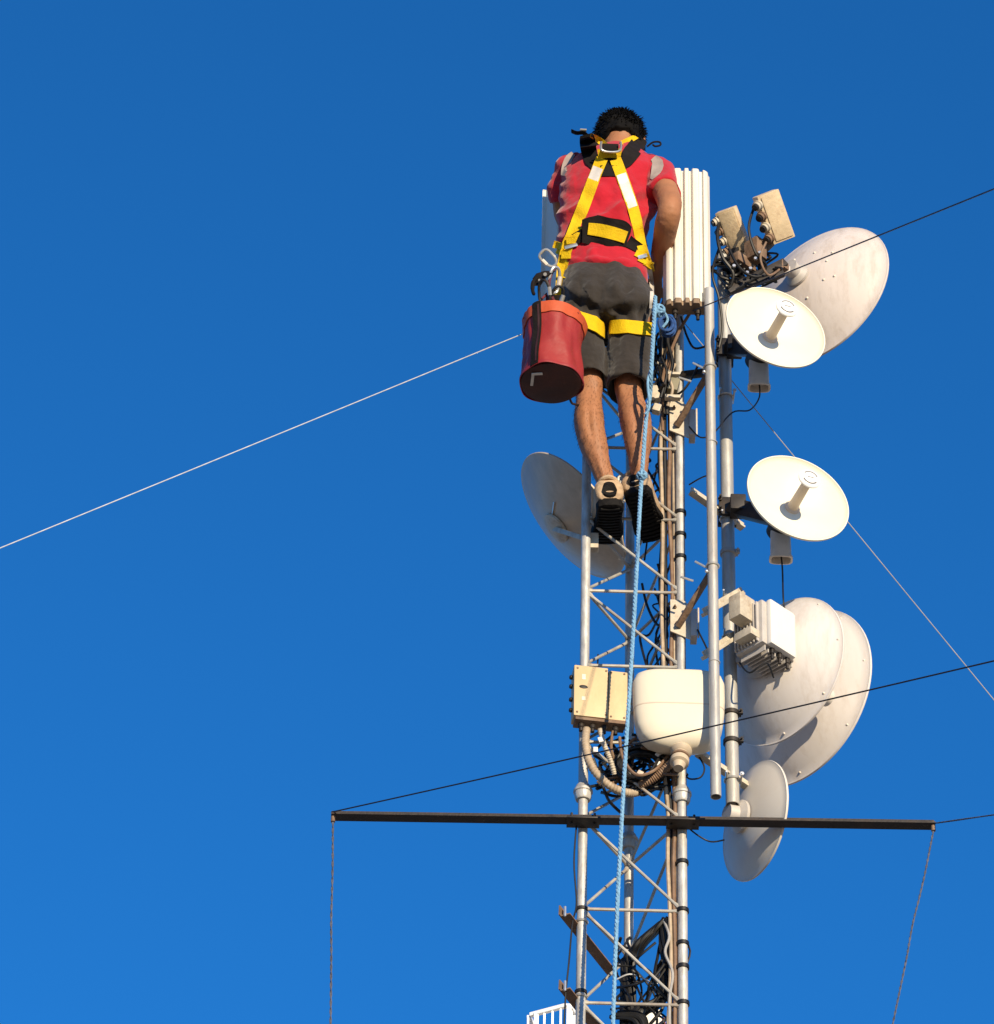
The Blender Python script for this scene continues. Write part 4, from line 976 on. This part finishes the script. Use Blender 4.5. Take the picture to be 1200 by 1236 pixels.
# adjusters at both hips
for (x, y, a_, w_) in ((673, 296, .7, 10), (690, 290, -.2, 12), (684, 308, .15, 13), (676, 303, .8, 8)):
    strap('adjuster', [(x-w_/2, y-2*a_), (x+w_/2, y+2*a_)], [9, 8], yelm, off=.004, th=.005)
for (x, y) in ((776, 313), (783, 318), (772, 307)):
    strap('adjuster', [(x-5, y-2), (x+5, y+3)], [8, 8], yelm, off=.004, th=.005)
strap('buckle', [(682, 299), (697, 295)], [4, 4], zinc, off=.008, th=.004)
strap('buckle', [(770, 311), (782, 307)], [4, 4], zinc, off=.008, th=.004)
# hip straps running down to the leg loops
strap('hip_strap', [(678, 318), (675, 338), (674, 356)], [10, 8, 7], yelm, off=.005)
strap('hip_strap', [(784, 325), (787, 345), (786, 372)], [6, 5, 5], refm, off=.005)
# leg loops: full rings round each thigh
def leg_loop(c, tilt_x, wd, m, name, off, inner, th=.004):
    grid = []
    for i in range(41):
        t = 2*math.pi*i/40; d = V((math.cos(t), math.sin(t), 0)); row = []
        for j in range(4):
            z = (j/3-.5)*wd-d.x*tilt_x+d.y*.07
            o_ = c+V((0, 0, z)); hit = BV.ray_cast(o_, d, .5)
            r_ = min(max((hit[0]-o_).xy.length if hit[0] else .085, .062), .115)
            # outer skin of shorts rather than the leg inside it
            h2 = BV.ray_cast(o_+d*(r_+.0005), d, .06) if hit[0] else (None,)
            if h2[0] and (h2[0]-o_).length < .112: r_ = (h2[0]-o_).length
            if d.x*inner > 0: r_ = min(r_, .066/max(d.x*inner, .6))
            row.append(r_)
        grid.append(row)
    for _ in range(4):
        grid = [[max(grid[i][j], (grid[(i-1) % 40][j]+grid[(i+1) % 40][j]+2*grid[i][j])/4) if 0 <= i < 41 else 0 for j in range(4)] for i in range(41)]
        grid[40] = grid[0][:]
    G_ = []
    for i in range(41):
        t = 2*math.pi*i/40; d = V((math.cos(t), math.sin(t), 0)); mxr = max(grid[i])
        G_.append([(c+V((0, 0, (j/3-.5)*wd-d.x*tilt_x+d.y*.07))+d*(.5*(mxr+grid[i][j])+off), d) for j in range(4)])
    MB().sheet(G_, th).build(name, m, har, ang=50)
leg_loop(W(703, 389, YM), .036, .062, yelm, 'leg_loop', .003, 1)
leg_loop(W(762, 396, YM), .0, .058, yelm, 'leg_loop', .003, -1)
# shoulder panels sewn on the shirt
strap('shoulder_panel', [(789, 190), (794, 197), (792, 206), (786, 216)], [8, 14, 12, 3], shgrey, shirt, off=.0040, th=.0015)
strap('shoulder_panel', [(692, 185), (687, 191), (682, 202), (679, 214)], [6, 9, 8, 4], shgrey, shirt, off=.0040, th=.0015)
# D ring standing off the yoke
def hitp(px, py, off):
    for k in range(12):
        t = k/12; d = ray(px+(740-px)*t, py+(215-py)*t).normalized(); h = BV.ray_cast(CAM, d)
        if h[0]: d = ray(px, py).normalized(); return CAM+d*(h[3]-off)
P_ = [hitp(x, y, .026) for x, y in ((727, 181), (725, 173), (728, 169))]
base = hitp(737, 182, .024)
mp = MP(737, 180, 10.8)
def onp(px, py, off=0.): return base+RIGHT*((px-737)*mp)-UP*((py-182)*mp)-FWD*off
b = MB(); b.tube(smooth_path([onp(726, 171, .004), onp(725.5, 178), onp(728, 182), onp(737, 183.5), onp(747, 182.5), onp(749.5, 178), onp(749, 171, .004)], 5), .0042, 10); b.build('dorsal_ring', zinc, har)
b = MB(); b.box(onp(737, 178, -.014), (.055, .012, .03), None, .003); b.build('ring_pad', padm, har)
# loose strap ends at the shoulders
b = MB(); q = hitp(712, 168, .012); b.tube(smooth_path([q, q+V((-.02, -.01, .018)), q+V((-.045, -.012, .016)), q+V((-.062, -.012, .024))], 5), [(.013, .004)]*16, 8); b.build('strap_end', padm, har)
b = MB(); b.tube([q+V((-.012, -.022, .020)), q+V((-.034, -.023, .020))], [(.007, .003)]*2, 8); b.build('strap_tip', refm, har)
b = MB(); q = hitp(781, 177, .01); b.tube(smooth_path([q, q+V((.02, -.01, .012)), q+V((.042, -.012, .012)), q+V((.045, -.01, .0)), q+V((.028, -.01, -.006)), q+V((.02, -.006, .004))], 5), .0034, 7); b.build('strap_end', padm, har)

# ------------------------------------------------------------------ tool bag, carabiners, ropes
bgc = W(665, 462, 10.66); RB_, HB = .099, .255
bag = thing('tool_bag', bgc, 'round red tool bag with orange rim hanging from the worker\'s left hip', 'tool bag')
tilt = (V((.02, .03, 1))).normalized()
def bagr(t, h): return RB_*(1+.03*math.sin(3*t+1)+.022*math.sin(6*t+h*22)+.07*noise.noise(V((math.cos(t)*2, math.sin(t)*2, h*9)))*min(h/.06+.25, 1)+.035*min(h/.06, 1)*noise.noise(V((math.cos(t)*5+h*12, math.sin(t)*5, h*16))))*(1.0-.10*math.sin(min(h/HB, 1)*math.pi)*.6)
b = MB(); rs = []
for k in range(25):
    h = .006+HB*k/24; rs.append([bgc+tilt*h+V((math.cos(t)*bagr(t, h), math.sin(t)*bagr(t, h), 0)) for t in [2*math.pi*i/72 for i in range(72)]])
for k in range(12, 3, -2):
    h = .006+HB*k/12; rs.append([bgc+tilt*h+V((math.cos(t)*(bagr(t, h)-.004), math.sin(t)*(bagr(t, h)-.004), 0)) for t in [2*math.pi*i/72 for i in range(72)]])
b.rings(rs); b.build('body', bagm, bag, ang=60)
def bagring(name, h0, h1, off, m, sag=0.):
    b = MB(); rs = []
    for (h, o_) in ((h0, off*.3), (h0, off), ((h0+h1)/2, off*1.25), (h1, off), (h1, off*.2)):
        rs.append([bgc+tilt*h+V((math.cos(t)*(bagr(t, h)+o_), math.sin(t)*(bagr(t, h)+o_), sag*math.cos(t+.6))) for t in [2*math.pi*i/72 for i in range(72)]])
    b.rings(rs, caps=False, closed=True); return b.build(name, m, bag, ang=60)
bagring('rim', HB-.034, HB+.008, .004, orgm)
bagring('piping', -.002, .010, .004, G('bag_piping', (.26, .02, .02), .5))
b = MB(); b.lathe([(RB_*.99, .004), (RB_*.97, -.004), (RB_*.7, -.009), (0, -.011)], bgc, tilt, 48); b.build('bottom', bagb, bag, ang=60)
def bagpt(t, h, o_): return bgc+tilt*h+V((math.cos(t)*(bagr(t, h)+o_), math.sin(t)*(bagr(t, h)+o_), 0))
t0 = rad(238)
gr = [[(bagpt(t0+dt, h, .003), V((math.cos(t0+dt), math.sin(t0+dt), 0))) for dt in (-.15, -.05, .05, .15)] for h in [.0+HB*1.04*i/12 for i in range(13)]]
b = MB(); b.sheet(gr, .003); b.build('strap', padm, bag, ang=50)
gr = [[(bagpt(t0+dt, h, .0065), V((math.cos(t0+dt), math.sin(t0+dt), 0))) for dt in (.04, .10)] for h in [.01+HB*.95*i/12 for i in range(13)]]
b = MB(); b.sheet(gr, .001); b.build('strap_stitching', bagb, bag, ang=50)
b = MB(); e0 = bgc+V((-.062, -.052, -.010)); b.beam(e0, e0+V((.034, -.004, 0)), .009, .003); b.beam(e0+V((.004, 0, 0)), e0+V((.001, .055, -.001)), .009, .003); b.build('strap_end', refm, bag)
hipL = W(668, 338, 10.76)
topb = bgc+tilt*HB
for t in (200, 320, 90):
    b = MB(); p = bagpt(rad(t), HB-.01, .004); b.tube(smooth_path([p, p.lerp(hipL+V((-.02, 0, -.07)), .6)+V((-.006, 0, 0)), hipL+V((-.02, -.0, -.06))], 5), .0042, 7); b.build('hanger', G('maroon_cord', (.12, .02, .03), .7) if 'maroon_cord' not in MATS else MATS['maroon_cord'], bag)

def carabiner(c, ax, nr, L, Wd, r, m, label):
    ax = ax.normalized(); nr = (nr-ax*nr.dot(ax)).normalized(); s = ax.cross(nr)
    pts = []
    for i in range(25):
        t = 2*math.pi*i/24; ct, st_ = math.cos(t), math.sin(t)
        pts.append(c+ax*(L/2*math.copysign(abs(ct)**.7, ct))+s*(Wd/2*math.copysign(abs(st_)**.7, st_)*(1-.2*ct)))
    o = thing('carabiner', c, label, 'carabiner', 'carabiners at the worker\'s hip')
    MB().tube(pts, r, 8).build('body', m, o)
    MB().tube([c+s*Wd*.5+ax*L*.18, c+s*Wd*.5-ax*L*.18], r*1.5, 8).build('gate', zinc if m is not zinc else greym, o)
carabiner(W(662, 312, 10.80), RIGHT*.7-UP*.7, -FWD, .062, .038, .005, zinc, 'bright silver carabiner on the worker\'s left hip, topmost')
carabiner(W(669, 338, 10.73), UP+RIGHT*.15, -FWD*.7+RIGHT*.6, .085, .045, .0052, zinc, 'silver carabiner below the topmost one, against the shorts')
carabiner(W(657, 352, 10.70), UP-RIGHT*.1, -FWD*.8-RIGHT*.5, .075, .04, .005, darkm, 'dark carabiner joining the gear to the red tool bag')
carabiner(W(672, 358, 10.72), UP*.8+RIGHT*.3, -FWD+RIGHT*.3, .07, .04, .0048, blackc, 'black carabiner just above the orange bag rim')
rg_ = thing('rope_grab', W(656, 335, 10.72), 'black rope-grab device hanging at the worker\'s left hip', 'rope grab')
b = MB(); b.loft([(W(648, 345, 10.71), RIGHT*.012, FWD*.008), (W(651, 336, 10.71), RIGHT*.022, FWD*.014), (W(657, 330, 10.71), RIGHT*.026, FWD*.016), (W(664, 327, 10.72), RIGHT*.020, FWD*.012)], 16, 2.8); b.build('body', padm, rg_)
b = MB(); b.tube(smooth_path([W(650, 335, 10.70), W(644, 340, 10.70), W(643, 350, 10.70), W(645, 356, 10.70)], 4), [.007]*8+[.006]*4+[.003], 8); b.build('lever', padm, rg_)
b = MB(); b.lathe([(.006, 0), (.006, .006)], W(658, 331, 10.69), -FWD, 8); b.lathe([(.004, 0), (.004, .006)], W(651, 338, 10.69), -FWD, 8); b.build('rivet', zinc, rg_)
cab([(672, 322, 10.75), (666, 330, 10.72), (663, 345, 10.72), (668, 362, 10.74)], .005, G('maroon_rope', (.10, .025, .035), .8), 'maroon lanyard cord hanging from the worker\'s hip to the bag', 'lanyard', 'rope')
cab([(686, 476, 10.75), (690, 486, 10.78), (694, 488, 10.82), (702, 490, 10.86)], .004, blackc, 'small dark cord end trailing behind the red bag', 'lanyard', 'rope')

# light blue rope hanging from the right hip down past the frame
RP = [(791, 358, 10.74), (790, 380, 10.72), (788, 415, 10.72), (786, 450, 10.72), (785, 474, 10.765), (780, 505, 10.785), (777, 545, 10.80), (775, 572, 10.805), (773, 600, 10.80), (769, 680, 10.75), (764, 770, 10.76), (757, 880, 10.76), (750, 1000, 10.76), (745, 1100, 10.76), (740, 1236, 10.76), (738, 1330, 10.76)]
path = smooth_path([W(*p) for p in RP], 30)
rope = thing('rope', path[0], 'light blue climbing rope hanging from the worker\'s right hip down the mast', 'rope')
b = MB(); L_acc = 0; rings_ = []
for ph in (0, 2.094, 4.189):
    q = []; acc = 0
    for i, p in enumerate(path):
        if i: acc += (p-path[i-1]).length
        a_ = ph+acc/.045*2*math.pi
        q.append(p+V((math.cos(a_)*.0032, math.sin(a_)*.0032, 0)))
    b.tube(q, .0042, 6)
b.build('strands', bluer, rope)
def knot(c, r, n, m, seed):
    random.seed(seed); b = MB()
    for k in range(n):
        u_ = V((random.gauss(0, 1), random.gauss(0, 1), random.gauss(0, 1))).normalized(); v_ = u_.cross(V((.3, .5, .8))).normalized(); w_ = u_.cross(v_)
        b.tube([c+(v_*math.cos(t)+w_*math.sin(t))*r+u_*random.uniform(-.004, .004) for t in [i*.42 for i in range(16)]], .0048, 7)
    return b
knot(W(775, 574, 10.80), .014, 5, bluer, 2).build('knot', bluer, rope)
knot(W(795, 375, 10.74), .019, 6, bluer, 4).build('knot', bluer, rope)
b = MB(); b.tube(smooth_path([W(785, 448, 10.73), W(782, 462, 10.73), W(784, 490, 10.75), W(779, 500, 10.76)], 6), .0045, 7); b.tube(smooth_path([W(795, 372, 10.74), W(801, 376, 10.75), W(806, 386, 10.76), W(800, 395, 10.77)], 6), .0045, 7); b.build('tail', bluer, rope)
rc = thing('rope_coil', W(808, 392, 10.85), 'dark blue rope coil tucked under the sector panel', 'rope coil')
b = MB(); random.seed(9)
for k in range(6):
    c = W(806, 392, 10.84)+V((random.uniform(-.008, .008), random.uniform(-.02, .02), random.uniform(-.006, .006))); rr = .032+.012*random.random(); sk_ = random.uniform(-.3, .3)
    b.tube([c+V((math.cos(t)*rr*.6, math.sin(t)*.4*rr*(1+sk_), math.sin(t)*rr*1.2)) for t in [i*.33 for i in range(20)]], .0048, 7)
b.build('loops', blued, rc)
